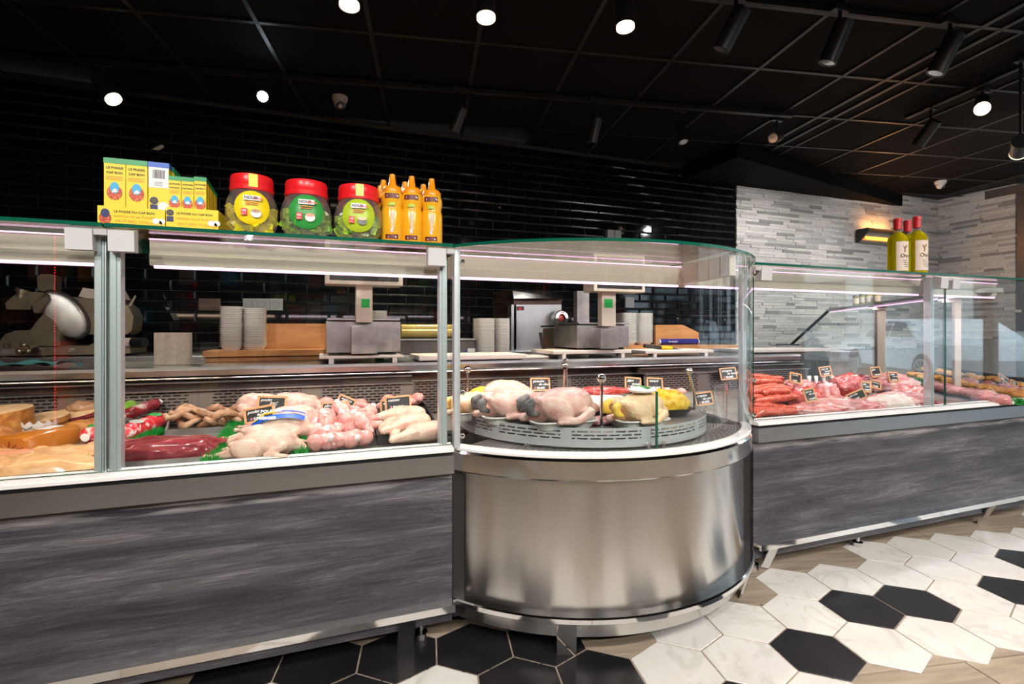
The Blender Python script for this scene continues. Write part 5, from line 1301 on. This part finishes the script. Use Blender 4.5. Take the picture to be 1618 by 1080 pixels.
# ---- slicer
n = 3.66
sl = thing('meat_slicer', 'large cast metal meat slicer at the far left behind the case', 'slicer', at(100, 565, n))
pp([(-6, 553), (-6, 545), (8, 528), (24, 522), (48, 521), (60, 546), (140, 546), (150, 540), (178, 534), (196, 536), (206, 548), (206, 558), (140, 560), (0, 562)], n, .30, sl, 'base', 'gold')
pp([(48, 521), (60, 505), (70, 495), (84, 505), (94, 522), (96, 546), (60, 546)], n-.02, .20, sl, 'blade_guard', 'gold')
pp([(74, 464), (128, 470), (190, 474), (204, 486), (211, 500), (208, 522), (200, 528), (130, 528), (112, 524), (100, 500), (90, 480)], n+.06, .18, sl, 'motor_housing', 'gold')
c = at(100, 497, n+.02); q = B()
for k in range(7):
    pass
b = B(); b.ell((0, 0, 0), (.085, .014, .15), 3); o = b.obj('blade_disc', 'steel_dull', None, 180); o.parent = sl; o.location = c-wloc(sl); o.rotation_euler = (0, R(-32), R(12))
b = B(); b.ell((0, 0, 0), (.094, .010, .162), 3); o = b.obj('blade_rim', 'blackmat', None, 180); o.parent = sl; o.location = c-wloc(sl)+Vector((.004, .012, 0)); o.rotation_euler = (0, R(-32), R(12))
pp([(8, 479), (28, 461), (66, 461), (72, 466), (50, 481), (48, 489), (10, 488)], n-.06, .18, sl, 'carriage', 'gold')
pp([(50, 481), (72, 464), (74, 470), (60, 494), (54, 494)], n-.06, .03, sl, 'carriage_end', 'gold')
kb = B().cyl(at(32, 470, n-.05), at(35, 462, n-.05), .022, 14).cyl(at(35, 462, n-.05), at(37, 457, n-.05), .034, 14).obj('carriage_knob', 'gold', sl, 40)
pp([(58, 438), (64, 433), (82, 433), (88, 438), (87, 456), (84, 464), (60, 458)], n+.10, .08, sl, 'meat_pusher', 'gold', 40)
pp([(124, 468), (131, 454), (156, 458), (156, 474)], n+.2, .01, sl, 'notice_plate', 'labelcream')
pp([(178, 472), (187, 448), (192, 450), (206, 474)], n+.15, .02, sl, 'deflector', 'gold')
pp([(203, 482), (213, 466), (215, 468), (207, 484)], n+.12, .01, sl, 'deflector_arm', 'gold')
for x, y in ((40, 551),):
    c = at(x, y, n-.02)
    for a in (R(90), R(210), R(330)): B().ell(c+Vector((.022*math.cos(a), -.02, .022*math.sin(a))), (.016, .012, .016), 2).obj('star_knob', 'gold', sl, 180)
    B().cyl(c, c+Vector((0, -.03, 0)), .014).obj('knob_hub', 'gold', sl, 40)
c = at(60, 553, n); B().cyl(c, c+Vector((0, -.03, 0)), .019).obj('scale_dial', 'steel_dark', sl, 40)
c = at(113, 553, n); B().cyl(c, c+Vector((0, -.02, 0)), .010).obj('bolt', 'steel_dull', sl, 40)
c = at(196, 541, n); B().cyl(c, c+Vector((.05, -.02, 0)), .028, 16).obj('handle_ring', 'labelcream', sl, 40); B().cyl(c+Vector((.05, -.02, 0)), c+Vector((.12, -.05, 0)), .03, 16).obj('handle_grip', 'black', sl, 40)
lettering('CE', .033, 'inkblack', sl, at(4, 549, n-.001)-wloc(sl), bold=.02, depth=.0003); pp([(2, 552), (23, 552), (23, 559), (2, 559)], n-.002, .001, sl, 'rating_plate', 'steel_dull')
for x in (8, 70, 190): c = at(x, 562, n+.04); B().cyl(Vector((c.x, c.y, .85)), Vector((c.x, c.y, c.z+.01)), .022, 12).obj('foot', 'black', sl)
# ---- cloth on the worktop
c = at(38, 580, 2.56); b = B(); vs = {}
for i in range(31):
    for j in range(9):
        x, y = (i/30-.5)*.30, (j/8-.5)*.16; z = .014+.018*mnoise.noise(Vector((x*22, y*25, 2)))+.006*math.sin(x*60+y*40)+.004; vs[i, j] = b.bm.verts.new((c.x+x+.02*math.sin(y*30), c.y+y+.02*math.sin(x*25), .852+max(z, .001)))
for i in range(30):
    for j in range(8): b.bm.faces.new((vs[i, j], vs[i+1, j], vs[i+1, j+1], vs[i, j+1]))
tag(b.obj('cleaning_cloth', 'teal', None, 180), 'crumpled teal cleaning cloth on the worktop at the far left', 'cloth')
# ---- paper roll
c = at(277, 571, 2.66); rr = (at(303, 571, 2.66).x-at(250, 571, 2.66).x)/2; h = at(277, 525, 2.66).z-.851
t = thing('paper_roll', 'large standing roll of cream paper on the worktop', 'paper roll', Vector((c.x, c.y, .851)))
B().lathe([(.022, 0), (rr, 0), (rr, h), (.022, h), (.022, 0)], 32).obj('roll', 'paper', None, 40).parent = t
B().box((-rr*1.02, -rr*.5, 0), (-rr*.4, -rr*.92, h)).obj('loose_end', 'paper', None).parent = t
# ---- wooden shelf box and back board on the worktop
def woodbox(label, parts, origin, name='wooden_shelf'):
    t = thing(name, label, 'wooden shelf', origin)
    for nm, a, c in parts: B().box(a, c, .002).obj(nm, 'wood', t)
    return t
n0 = 2.72; u0, u1 = at(320, 560, n0).x, at(524, 560, n0).x; zt = at(420, 553, n0+.02).z
woodbox('low beech shelf on the worktop carrying foam tray stacks', [('lower_block', (u0+.004, n0+.02, .851), (u1, n0+.21, .872)), ('top_board', (u0, n0, .876), (u1, n0+.22, zt)), ('spacer', (u0+.01, n0+.03, .872), (u1, n0+.2, .876))], (u0, n0, .851))
n1 = 2.925; woodbox('tall beech board standing behind the foam trays', [('board', (at(418, 540, n1).x, n1, .851), (at(524, 540, n1).x, n1+.02, at(470, 511, n1).z))], (at(418, 540, n1).x, n1, zt), 'wooden_board')
# ---- foam tray stacks: every tray is a tray
def stack(label, x0, x1, ytop, ybase, n, zb=None, dark=False, deep=.15):
    a, c = at(x0, ybase, n), at(x1, ybase, n); zb = zb if zb is not None else a.z; ztop = at((x0+x1)/2, ytop, n).z
    me = foam_tray(c.x-a.x, deep, .022); k = 0; z = zb; pit = .0086
    while z+.022 < ztop:
        tag(link('foam_tray', me, None, ((a.x+c.x)/2, n+deep/2, z), (0, 0, random.uniform(-.015, .015))), 'white foam tray in the '+label, 'tray', 'foam trays: '+label); z += pit
stack('left of two tall stacks on the beech shelf', 345, 382.5, 483, 552, n0+.03, zt)
stack('right of two tall stacks on the beech shelf', 382.5, 418, 485, 552, n0+.03, zt)
stack('stack behind the first scale', 590, 613, 490, 540, 2.76, .851)
stack('tall stack left of the meat grinder', 756, 785, 501, 556, 2.80, .851)
stack('darker stack between the white stack and the grinder', 787, 808, 502, 552, 2.78, .851)
stack('left of two stacks right of the second scale', 985, 1010, 493, 545, 2.86, at(1010, 545, 2.86).z+.001)
stack('right of two stacks right of the second scale', 1010.5, 1035, 494, 545, 2.86, at(1010, 545, 2.86).z+.001)
# ---- scales
def scale(label, px, n, zb):
    """px: body x0, x1, y0, y1; pole x0, x1; head x0, x1"""
    (bx0, bx1, by0, by1), (qx0, qx1), (hx0, hx1, hy0, hy1) = px
    t = thing('shop_scale', label, 'scale', Vector((at((bx0+bx1)/2, by1, n).x, n, zb)))
    A, C = at(bx0, by1, n), at(bx1, by0, n)
    B().box((A.x, n, zb+.012), (C.x, n+.30, C.z), .004).obj('body', 'steel_dull', t)
    B().box((A.x+.004, n-.01, C.z+.006), (C.x-.004, n+.31, C.z+.016), .003).obj('weighing_plate', 'steel', t)
    B().box((A.x+.02, n+.02, C.z), (C.x-.02, n+.28, C.z+.006)).obj('plate_seat', 'black', t)
    a, c = at(qx0, 500, n-.03).x, at(qx1, 500, n-.03).x; zh = at(hx0, hy1, n).z
    B().box((a, n-.05, C.z-.005), (c, n-.005, zh+.01), .002).obj('pole', 'canopy', t)
    m_ = (a+c)/2; wq = (C.x-A.x)*.17; B().box((m_-wq, n-.06, zb+.008), (m_+wq, n+.002, C.z-.02), .002).obj('pole_foot', 'steel_dull', t)
    e = at((qx0+qx1)/2-4, 472, n-.052); e2 = at((qx0+qx1)/2+9, 486, n-.052); B().box((e.x, n-.0525, e2.z), (e2.x, n-.051, e.z)).obj('green_sticker', 'greensticker', t)
    a, c = at(hx0, hy1, n).x, at(hx1, hy1, n).x
    hd = B().box((a, n-.10, zh), (c, n+.02, zh+.20), .006).obj('display_head', 'canopy', t)
    B().box((a+.02, n-.102, zh+.018), (c-.02, n-.099, zh+.185), .001).obj('screen', 'black', hd)
    for x in (A.x+.035, C.x-.035): B().cyl((x, n+.03, zb), (x, n+.03, zb+.015), .018, 12).obj('foot', 'black', t)
    return t
def poly_board(label, x0, x1, y0, y1, n, d=.26, legs=True, name='cutting_board'):
    A, C = at(x0, y1, n), at(x1, y0, n); t = thing(name, label, 'cutting board', (A.x, n, .851))
    B().box((A.x, n, A.z), (C.x, n+d, C.z), .004).obj('board', 'poly', t)
    if legs:
        for f in (.11, .86): x = A.x+(C.x-A.x)*f; B().box((x, n+.02, .851), (x+.022, n+.05, A.z), .001).box((x, n-.002, A.z-.03), (x+.022, n+.02, A.z), .001).obj('bracket', 'poly', t)
    if not legs: B().box((A.x+.02, n+.03, .851), (C.x-.02, n+d-.02, A.z)).obj('spacer', 'poly', t)
    return t, C.z
_, zb = poly_board('white plastic board on brackets under the first scale', 504, 638, 560, 567, 2.44, .30)
scale('steel shop scale on a pole left of the round case, green sticker on its pole', ((515, 633, 508, 554), (562, 588), (513, 632, 433, 451)), 2.47, zb)
_, zb = poly_board('white plastic board on brackets under the second scale', 874, 998, 552, 560, 2.44, .30)
scale('steel shop scale seen through the round case, green sticker on its pole', ((912, 994, 514, 546), (948, 970), (924, 1003, 448, 462)), 2.47, zb)
t = thing('shop_scale', 'third scale standing behind the second one, only its post and plate showing', 'scale', (at(905, 545, 2.85).x, 2.85, .851))
A, C = at(878, 545, 2.85), at(930, 518, 2.85); B().box((A.x, 2.85, .851), (C.x, 3.05, C.z), .01).obj('body', 'gold', t); B().box((A.x-.01, 2.84, C.z+.006), (C.x+.04, 3.06, C.z+.016)).obj('weighing_plate', 'steel_dark', t)
B().box((at(912, 500, 2.86).x, 2.86, C.z), (at(931, 500, 2.86).x, 2.91, 1.25)).obj('pole', 'steel_dull', t)
poly_board('long white plastic board lying on the worktop left of the grinder', 662, 832, 559, 570, 2.42, .28, False)
poly_board('short white plastic board behind the long one', 770, 868, 562, 568, 2.50, .2, False)
poly_board('white plastic board on brackets with the yellow-handled knife', 1020, 1128, 552, 559, 2.44, .26)
poly_board('thick white plastic board on the worktop of the right case', 1190, 1312, 550, 557, 2.48, .30, False)
# ---- film wrapping machine with gold roll
n = 2.86; t = thing('film_wrapper', 'film wrapping machine with a gold film roll between the scales', 'wrapping machine', at(690, 556, n))
A, C = at(630, 560, n), at(752, 540, n); B().box((A.x, n, .851), (C.x+.03, n+.28, .866)).obj('base_plate', 'steel_dull', t)
B().box((A.x, n, .868), (C.x, n+.26, C.z+.012), .004).obj('housing', 'brown', t); B().box((A.x, n-.02, C.z+.012), (C.x, n+.26, C.z+.02)).obj('hot_plate', 'steel', t)
c0, c1 = at(634, 528, n+.1), at(726, 528, n+.1); zc = C.z+.02+.042; B().cyl((c0.x, n+.12, zc), (c1.x, n+.12, zc), .042, 20).obj('film_roll', 'film', t, 40)
lettering('M', .016, 'blue', t, at(734, 555.5, n-.001)-wloc(t), bold=.05); pp([(739, 550), (751, 550), (751, 556), (739, 556)], n-.002, .001, t, 'name_strip', 'inkwhite')
# ---- meat grinder
n = 3.62; t = thing('meat_grinder', 'upright stainless steel meat grinder with a round outlet', 'meat grinder', at(850, 553, n))
pp([(808, 481), (887, 481), (887, 553), (808, 553)], n, .32, t, 'housing', 'steel', None)
B().prism([at(778, 460, n+.3), at(812, 458, n), at(812, 552, n), at(778, 548, n+.3)], (.02, .0, 0)).obj('side_plate', 'steel_dark', t)
B().prism([at(810, 459, n-.005), at(889, 461, n-.005), at(890, 471, n-.05), at(812, 471, n-.05)], (0, .05, -.006)).obj('feed_lip', 'chrome', t)
pp([(811, 471), (889, 472), (886, 482), (809, 481)], n+.02, .28, t, 'neck', 'steel_dark')
c = at(879, 502, n); B().lathe([(.030, 0), (.052, 0), (.058, .006), (.058, .05), (.046, .06), (.046, .10)], 28).obj('outlet_ring', 'chrome', None, 40); o = COL.objects[-1]; o.parent = t; o.rotation_euler = (PI/2, 0, R(-8)); o.location = c-wloc(t)+Vector((0, -.10, 0)); o.rotation_euler = (-PI/2, 0, 0)
B().ell(c+Vector((0, -.075, 0)), (.034, .012, .034), 2, None, .3, 12, 3).obj('meat_in_outlet', 'beef', t, 180)
pp([(817, 484), (828, 484), (828, 490), (817, 490)], n-.004, .004, t, 'switch_frame', 'black'); pp([(819, 485.5), (825, 485.5), (825, 489), (819, 489)], n-.006, .003, t, 'red_switch', 'inkred')
for x in (812, 884): c = at(x, 555, n+.05); B().cyl((c.x, c.y, .851), (c.x, c.y, at(x, 552, n+.05).z), .014).obj('foot', 'steel_dull', t)
lettering('Grinder', .0, 'ink', t, (0, 0, 0)) if False else None
# ---- knives
t = thing('knife', 'black-handled knife standing upright in front of the grinder', 'knife', at(858, 560, 2.7)); B().tube([at(854, 525, 2.7), at(857, 545, 2.7), at(861, 558, 2.7)], .010, 8, True, [.011, .009, .011]).obj('handle', 'black', t, 40); c = at(861, 558, 2.7); B().box((c.x-.006, c.y-.001, .851), (c.x+.006, c.y+.001, c.z)).obj('blade', 'chrome', t)
t = thing('knife', 'knife with yellow and black handle lying on the white board', 'knife', at(1045, 550, 2.52)); B().tube([at(1018, 546, 2.50), at(1044, 549, 2.50)], .011, 8).obj('handle', 'black', t, 40); B().tube([at(1044, 549, 2.50), at(1061, 550, 2.50)], .012, 8).obj('yellow_bolster', 'knife', t, 40); pp([(1061, 549), (1086, 553), (1062, 551.5)], 2.50, .002, t, 'blade', 'chrome')
# ---- wooden box and blue roll to the right
n = 2.86; t = thing('wooden_box', 'beech box with a sloping corner behind the blue roll', 'wooden box', at(1070, 548, n))
pp([(1036, 513), (1079, 513), (1104, 525), (1104, 545), (1036, 545)], n+.12, .02, t, 'back_board', 'wood'); pp([(980, 545), (1185, 545), (1185, 551), (980, 551)], n-.02, .2, t, 'shelf', 'wood'); pp([(1000, 552), (1030, 552), (1030, 557), (1000, 557)], n-.04, .18, t, 'drawer', 'wood')
c0, c1 = at(1042, 540, n+.05), at(1101, 540, n+.05); zc = at(1070, 545, n).z+.022; t = thing('film_roll', 'dark blue boxed film roll lying in front of the beech box', 'film roll', (c0.x, n+.05, zc))
B().cyl((c0.x, n+.05, zc), (c1.x, n+.05, zc), .0205, 18).obj('wrap', 'bluefilm', t, 40); 
for e, s in ((c0.x, -1), (c1.x, 1)): B().cyl((e, n+.05, zc), (e+s*.008, n+.05, zc), .0185, 16).obj('core_end', 'inkwhite', t, 40)
lettering('film alimentaire', .012, 'inkwhite', t, Vector((.06, -.0215, -.002)), bold=.02)
# ---- sockets and box on the wall
for k, x in enumerate((395, 416, 437)):
    c = at(x, 481, NW); t = thing('wall_socket', ('left', 'middle', 'right')[k]+' grey wall socket of three on the black tiles', 'socket', Vector((c.x, NW-.005, c.z)), 0, 'grey wall sockets')
    B().box((-.045, -.02, -.045), (.045, .005, .045), .003).obj('plate', 'socket', None).parent = t; B().lathe([(0, .0), (.022, 0), (.024, .003)], 16, (0, 0, 0)).obj('cover', 'socket', None).parent = t; COL.objects[-1].rotation_euler = (PI/2, 0, 0); COL.objects[-1].location = (0, -.0205, 0)
c = at(332, 481, NW); t = thing('wall_socket', 'dark grey wall socket left of the foam tray stacks', 'socket', Vector((c.x, NW-.005, c.z)), 0, 'grey wall sockets'); B().box((-.07, -.02, -.045), (.07, .005, .045), .003).obj('plate', 'steel_dark', None).parent = t
c = at(967, 371, NW); t = thing('wall_box', 'grey junction box on the black tiles above the round case', 'junction box', Vector((c.x, NW-.005, c.z)))
B().box((-.075, -.04, -.04), (.075, .005, .04), .003).obj('housing', 'socket', None).parent = t; B().box((-.003, -.042, -.038), (.003, -.039, .038)).obj('seam', 'steel_dark', None).parent = t
c = at(993, 478, NW); t = thing('wall_socket', 'grey wall socket behind the second scale', 'socket', Vector((c.x, NW-.005, c.z)), 0, 'grey wall sockets'); B().box((-.05, -.02, -.05), (.05, .005, .05), .003).obj('plate', 'socket', None).parent = t
# ---- heater lamp on the stone wall
n = NW-.02; t = thing('infrared_heater', 'glowing orange infrared heater on the stone wall behind the oil bottles', 'heater', at(1380, 376, n))
A, C = at(1350, 366, n), at(1416, 384, n); z0, z1 = at(1380, 386, n).z, at(1380, 366, n).z
B().prism([(A.x, n-.02, z1), (A.x, n-.16, z1-.01), (A.x, n-.16, z1-.04), (A.x, n-.05, z0), (A.x, n-.02, z0)], (.02, 0, 0)).obj('end_cap', 'black', t); B().prism([(C.x, n-.02, z1), (C.x, n-.16, z1-.01), (C.x, n-.16, z1-.04), (C.x, n-.05, z0), (C.x, n-.02, z0)], (.02, 0, 0)).obj('end_cap', 'black', t)
B().box((A.x, n-.03, z0), (C.x, n-.015, z1), .003).obj('reflector', 'gold', t); B().prism([(A.x, n-.02, z0), (A.x, n-.10, z0+.012), (A.x, n-.10, z0+.018), (A.x, n-.02, z0+.006)], (C.x-A.x, 0, 0)).obj('lower_reflector', 'gold', t); B().box((A.x, n-.16, z1-.008), (C.x, n-.02, z1), .003).obj('hood', 'black', t)
for zz in (.045, .065): B().cyl((A.x+.09, n-.07, z0+zz), (C.x-.05, n-.07, z0+zz), .009, 10).obj('heating_tube', 'ember', t, 60)
area('heater_glow', ((A.x+C.x)/2, n-.12, (z0+z1)/2), (C.x-A.x, .05), (R(-75), 0, 0), 5, (1, .42, .12), t)
l_ = area('heater_wall_glow', ((A.x+C.x)/2, n-.075, z1+.012), (.4, .03), (R(150), 0, 0), 1.8, (1, .40, .10), t)
# ------------------------------------------------------------------ ceiling lamps
def on_ceiling(x, y, z):
    r = (x-809)/805; D = (z-1)*805/(522-y); return Vector((D*(CA*r+SA), D*(CA-SA*r), z))
def spot(name, p, d, power, col, parent, size=R(70), blend=.6, rad=.035):
    l = bpy.data.lights.new(name, 'SPOT'); l.energy = power; l.color = col; l.spot_size = size; l.spot_blend = blend; l.shadow_soft_size = rad
    o = bpy.data.objects.new(name, l); COL.objects.link(o); o.parent = parent; o.location = Vector(p)-(wloc(parent) if parent else Vector())
    o.rotation_euler = Vector(d).to_track_quat('-Z', 'Y').to_euler(); return o
WARM, COOL, NEU = (1, .82, .62), (.80, .92, 1), (1, .955, .90)
def track(label, a, c):
    t = thing('light_track', label, 'light track', a, 0, 'black ceiling light tracks'); d = (c-a).normalized(); s = Vector((-d.y, d.x, 0))*.018
    B().prism([a-s, c-s, c+s, a+s], (0, 0, .028)).obj('rail', 'lampblack', t); s2 = s*.3
    B().prism([a-s2+Vector((0, 0, -.001)), c-s2+Vector((0, 0, -.001)), c+s2+Vector((0, 0, -.001)), a+s2+Vector((0, 0, -.001))], (0, 0, .002)).obj('slot', 'tbar', t)
    return t
def lamp(label, lens, aim, lens_m, L=.17, r=.042, power=0, col=WARM, size=R(64), ztrack=ZC-.035):
    """track spot: lens centre, aim direction; body goes back from the lens, stem up to the track"""
    lens = Vector(lens); aim = Vector(aim).normalized(); t = thing('track_spotlight', label, 'spotlight', lens, 0, 'black ceiling track spotlights')
    back = lens-aim*L
    q = B().tube([lens+aim*.012, lens, back, back], r, 24, True, [r, r, r, r*.9])
    # open front: rim ring then recessed lens
    q.obj('body', 'lampblack', t, 40)
    B().lathe([(r*.80, 0), (r*1.005, 0), (r*1.005, .014), (r*.80, .014)], 24).obj('rim', lens_m if lens_m == 'warmlens' else 'lampblack', None, 40); o = COL.objects[-1]; o.parent = t; o.rotation_euler = aim.to_track_quat('-Z', 'Y').to_euler(); o.location = aim*.016
    b = B(); b.lathe([(0, -.0005), (r*.86, 0)], 24); b.obj('lens', lens_m, None); o = COL.objects[-1]; o.parent = t; o.rotation_euler = aim.to_track_quat('-Z', 'Y').to_euler(); o.location = aim*.0135
    mid = lens-aim*L*.72; up = Vector((mid.x, mid.y, ztrack))
    if up.z-mid.z > .02: B().cyl(mid, up, .009, 8).obj('stem', 'lampblack', t); B().box(up+Vector((-.05, -.017, -.012)), up+Vector((.05, .017, .02)), .002).obj('adapter', 'lampblack', t)
    if power: spot('lamp_light', lens+aim*.03, aim, power, col, t, size)
    return t
DN = Vector((0, 0, -1))
# near track: three lit spots hang in from above the frame, three dark ones to the right
def trk(x, y, z=2.63): return on_ceiling(x, y, z)
t3a = trk(1340, 25); yb = t3a.dot(gy)
def on_track(x, z, b_):
    """point of the plane gy = b_ seen in column x, at height z"""
    r = (x-809)/805; d = Vector((CA*r+SA, CA-SA*r, 0)); k = b_/d.dot(gy); return Vector((d.x*k, d.y*k, z)), k
track('black light track nearest the camera along the top of the picture', on_track(300, 2.63, yb)[0], on_track(1500, 2.63, yb)[0])
for x, y, lab in ((552, 5, 'lit spotlight at the top edge, left of three pointing down'), (768, 25, 'lit spotlight at the top, middle of three pointing down'), (988, 40, 'lit spotlight at the top, right of three pointing down')):
    p, D = on_track(x, 0, yb); p.z = 1+(522-y)/805*D; lamp(lab, p, (0, -.06, -1), 'warmlens', .18, .043, 75, WARM)
for x0, y0, x1, y1, lab in ((1168, 20, 1141, 75, 'large dark spotlight, left of three at the top right'), (1327, 33, 1309, 95, 'large dark spotlight, middle of three at the top right'), (1500, 55, 1480, 112, 'large dark spotlight, right of three at the top right')):
    p, D = on_track(x1, 0, yb); p.z = 1+(522-y1)/805*D; q, D2 = on_track(x0, 0, yb); q.z = 1+(522-y0)/805*D2+.02
    aim = (p-q); lamp(lab, p, aim.normalized()+gy*.25, 'dimlens', .19, .043, 60, NEU, R(80))
# second track, further back
ya = trk(865, 156); yb2 = ya.dot(gy)
track('black light track across the middle of the ceiling', on_track(-60, 2.63, yb2)[0], on_track(1252, 2.63, yb2)[0])
def at_track(x, y, b_): p, D = on_track(x, 0, b_); p.z = 1+(522-y)/805*D; return p
lamp('lit spotlight at the far left tilted to the right', at_track(178, 155, yb2), (.55, -.25, -.8), 'warmlens', .15, .045, 110, WARM)
cam_dir = (Vector((0, 0, 1))-at_track(415, 152, yb2)).normalized()
lamp('dazzling bright spotlight aimed at the camera', at_track(415, 152, yb2), cam_dir+Vector((0, 0, -.1)), 'coollens', .14, .04, 120, COOL, R(60))
lamp('dark spotlight hanging in the middle of the ceiling', at_track(718, 205, yb2), (-.35, .3, -1), 'dimlens', .15, .036, 90, WARM, R(100))  # unlit lamp; its light is added to brighten the slicer
lamp('dark spotlight with a pinkish sheen right of the middle', at_track(936, 222, yb2), (-.12, .25, -1), 'dimlens', .15, .036, 40, NEU, R(70))
lamp('dark spotlight showing a pale lens below', at_track(1079, 222, yb2), (0, -.35, -1), 'dimlens', .15, .040, 40, NEU, R(70))
lamp('spotlight turned left showing its bright reflector', at_track(1222, 218, yb2), (-.8, -.45, -.35), 'dimlens', .16, .042, 0)
# third track, running away on the right
a4 = on_ceiling(1432, 188, 2.63); xa = a4.dot(gx)
def on_trackx(x, y, a_):
    r = (x-809)/805; d = Vector((CA*r+SA, CA-SA*r, 0)); k = a_/d.dot(gx); return Vector((d.x*k, d.y*k, 1+(522-y)/805*k))
track('black light track running away at the right', Vector((a4.x, a4.y, 2.63)), Vector((a4.x, a4.y, 2.63))-gy*2.6)
lamp('dark spotlight at the far end of the right track', on_trackx(1452, 226, xa), (.1, .8, -.8), 'dimlens', .17, .042, 120, NEU, R(110))
lamp('lit spotlight on the right track pointing down to the left', on_trackx(1552, 171, xa), (-.72, -.35, -.55), 'warmlens', .18, .043, 80, WARM)
lamp('lit spotlight cut off by the right edge of the picture', on_trackx(1610, 240, xa-.0), Vector((7.4, 3.7, 1.5))-on_trackx(1610, 240, xa), 'warmlens', .16, .045, 130, NEU, R(90))
# unseen tracks and lamps added behind the camera to light counter fronts and floor
for bq, zz in ((-.4, 2.63), (-1.8, 2.63)):
    track('unseen black light track added behind the camera at %s' % ('the near side' if bq > -1 else 'the far side'), G(-1.6, bq, zz), G(6, bq, zz))
    for k, a_ in enumerate((-1.0, .2, 1.4, 2.6, 3.8, 5.0)):
        p = G(a_, bq, 2.44); lamp('spotlight %d of the %s unseen track added behind the camera' % (k+1, 'near' if bq > -1 else 'far'), p, (.05, 1.35 if bq > -1 else .8, -1), 'warmlens', .17, .043, 105, NEU, R(85))
# dome cameras
def dome(label, x, y, aim):
    p = on_ceiling(x, y, ZC-.004); t = thing('dome_camera', label, 'security camera', p, 0, 'white dome cameras')
    B().lathe([(0, 0), (.055, 0), (.056, -.012), (.050, -.03), (.036, -.036)], 28).obj('base', 'camwhite', None, 40).parent = t
    B().ell((0, 0, -.045), (.042, .042, .042), 3).obj('ball', 'camwhite', None, 180).parent = t
    d = Vector(aim).normalized(); o = B().lathe([(0, .010), (.020, .007), (.029, 0), (.031, -.006)], 24).obj('lens_face', 'black', None, 40); o.parent = t; o.rotation_euler = d.to_track_quat('Z', 'Y').to_euler(); o.location = Vector((0, 0, -.045))+d*.031
    return t
dome('white dome camera on the ceiling left of the middle', 537, 153, (.1, -.55, -.75))
dome('white dome camera at the right near the stone corner', 1486, 286, (.35, -.6, -.6))
# ------------------------------------------------------------------ shop behind the camera, seen only mirrored in glass and steel
cols = ['yellow', 'lid', 'labelgreen', 'inkwhite', 'skyblue', 'orange', 'labelcream', 'maroon']
BXM = [B().box((-.07, -.06, 0), (.07, .06, .2), .002).mesh('packet', m_) for m_ in cols]
rnd = random.Random(77)
for k, u in enumerate((-2.6, -1.2, .2, 1.6, 3.0, 4.4)):
    t = thing('shelf_rack', 'black shelving rack along the wall behind the camera', 'shelf', (u, -2.95, 0), 0, 'shelving racks behind the camera')
    for x in (-.63, .6): B().box((u+x, -3.18, 0), (u+x+.03, -2.75, 2.1)).obj('upright', 'blackmat', t)
    for s in range(5):
        B().box((u-.6, -3.18, .18+s*.42), (u+.6, -2.75, .205+s*.42)).obj('shelf', 'blackmat', t)
        for q in range(6):
            if rnd.random() < .8: tag(link('packet', BXM[rnd.randrange(8)], None, (u-.48+q*.19, -2.86, .206+s*.42), None, (1, 1, rnd.uniform(.8, 1.5))), 'grocery packet on the racks behind the camera', 'packet', 'grocery packets on the racks behind the camera')
t = thing('led_string', 'vertical string of red lights on the wall behind the camera', 'light string', (-2.35, -2.72, .02)); b = B()
for k in range(72): b.box((-2.356, -2.73, .05+k*.026), (-2.344, -2.72, .062+k*.026))
tag(b.obj('bulbs', 'redled', t), kind='stuff'); B().box((-2.353, -2.72, .02), (-2.347, -2.712, 2.0)).obj('cable', 'black', t)
# parked car outside the shop front
def car(label, x, y, rz):
    t = thing('car', label, 'car', (x, y, -.02), rz)
    side = [(-2.0, .30), (-2.05, .55), (-1.9, .78), (-1.1, .86), (-.55, 1.22), (.35, 1.26), (1.05, .98), (1.75, .84), (2.05, .70), (2.05, .34)]
    b = B(); W = .82; rows = []
    for yy, inset in ((-W, .0), (-W*.97, 0), (W*.97, 0), (W, 0)): rows.append([b.bm.verts.new((px, yy*(1-.18*max(0, pz-.85)/.4), pz)) for px, pz in side])
    for p, q in zip(rows, rows[1:]):
        for i in range(len(side)): b.bm.faces.new((p[i], p[(i+1) % len(side)], q[(i+1) % len(side)], q[i]))
    b.bm.faces.new(rows[0]); b.bm.faces.new(rows[-1]); bmesh.ops.recalc_face_normals(b.bm, faces=b.bm.faces); b.obj('body', 'carwhite', None, 40).parent = t
    for s in (-1, 1):
        y0 = s*(W+.004); f = lambda px, pz: (px, s*(W*(1-.18*max(0, pz-.85)/.4)+.006), pz)
        for pts in ([(-.95, .90), (-.5, 1.17), (-.12, 1.2), (-.12, .90)], [(-.06, .90), (-.06, 1.2), (.33, 1.2), (.85, .95), (.8, .90)]):
            B().prism([f(*q) for q in pts], (0, -.01*s, 0)).obj('side_window', 'cardark', None).parent = t
        for wx in (-1.25, 1.3):
            wt_ = B().lathe([(.0, 0), (.31, 0), (.31, .2), (0, .2)], 28).obj('wheel', 'black', None, 40); wt_.parent = t; wt_.rotation_euler = (PI/2*s, 0, 0); wt_.location = (wx, s*(W+.01), .31)
            b = B().lathe([(.19, 0), (.22, 0), (.22, .02), (.19, .02)], 28)
            for k in range(10): a = 2*PI*k/10; b.box((-.012, .02, .002), (.012, .2, .018)); bmesh.ops.rotate(b.bm, verts=b.bm.verts[-8:], cent=(0, 0, 0), matrix=Matrix.Rotation(a, 3, 'Z'))
            o = b.obj('rim', 'carwhite', None); o.parent = wt_; o.location = (0, 0, -.022)
    return t
car('white car parked outside the shop front, mirrored in the right glass', 11.1, -3.2, R(-58))
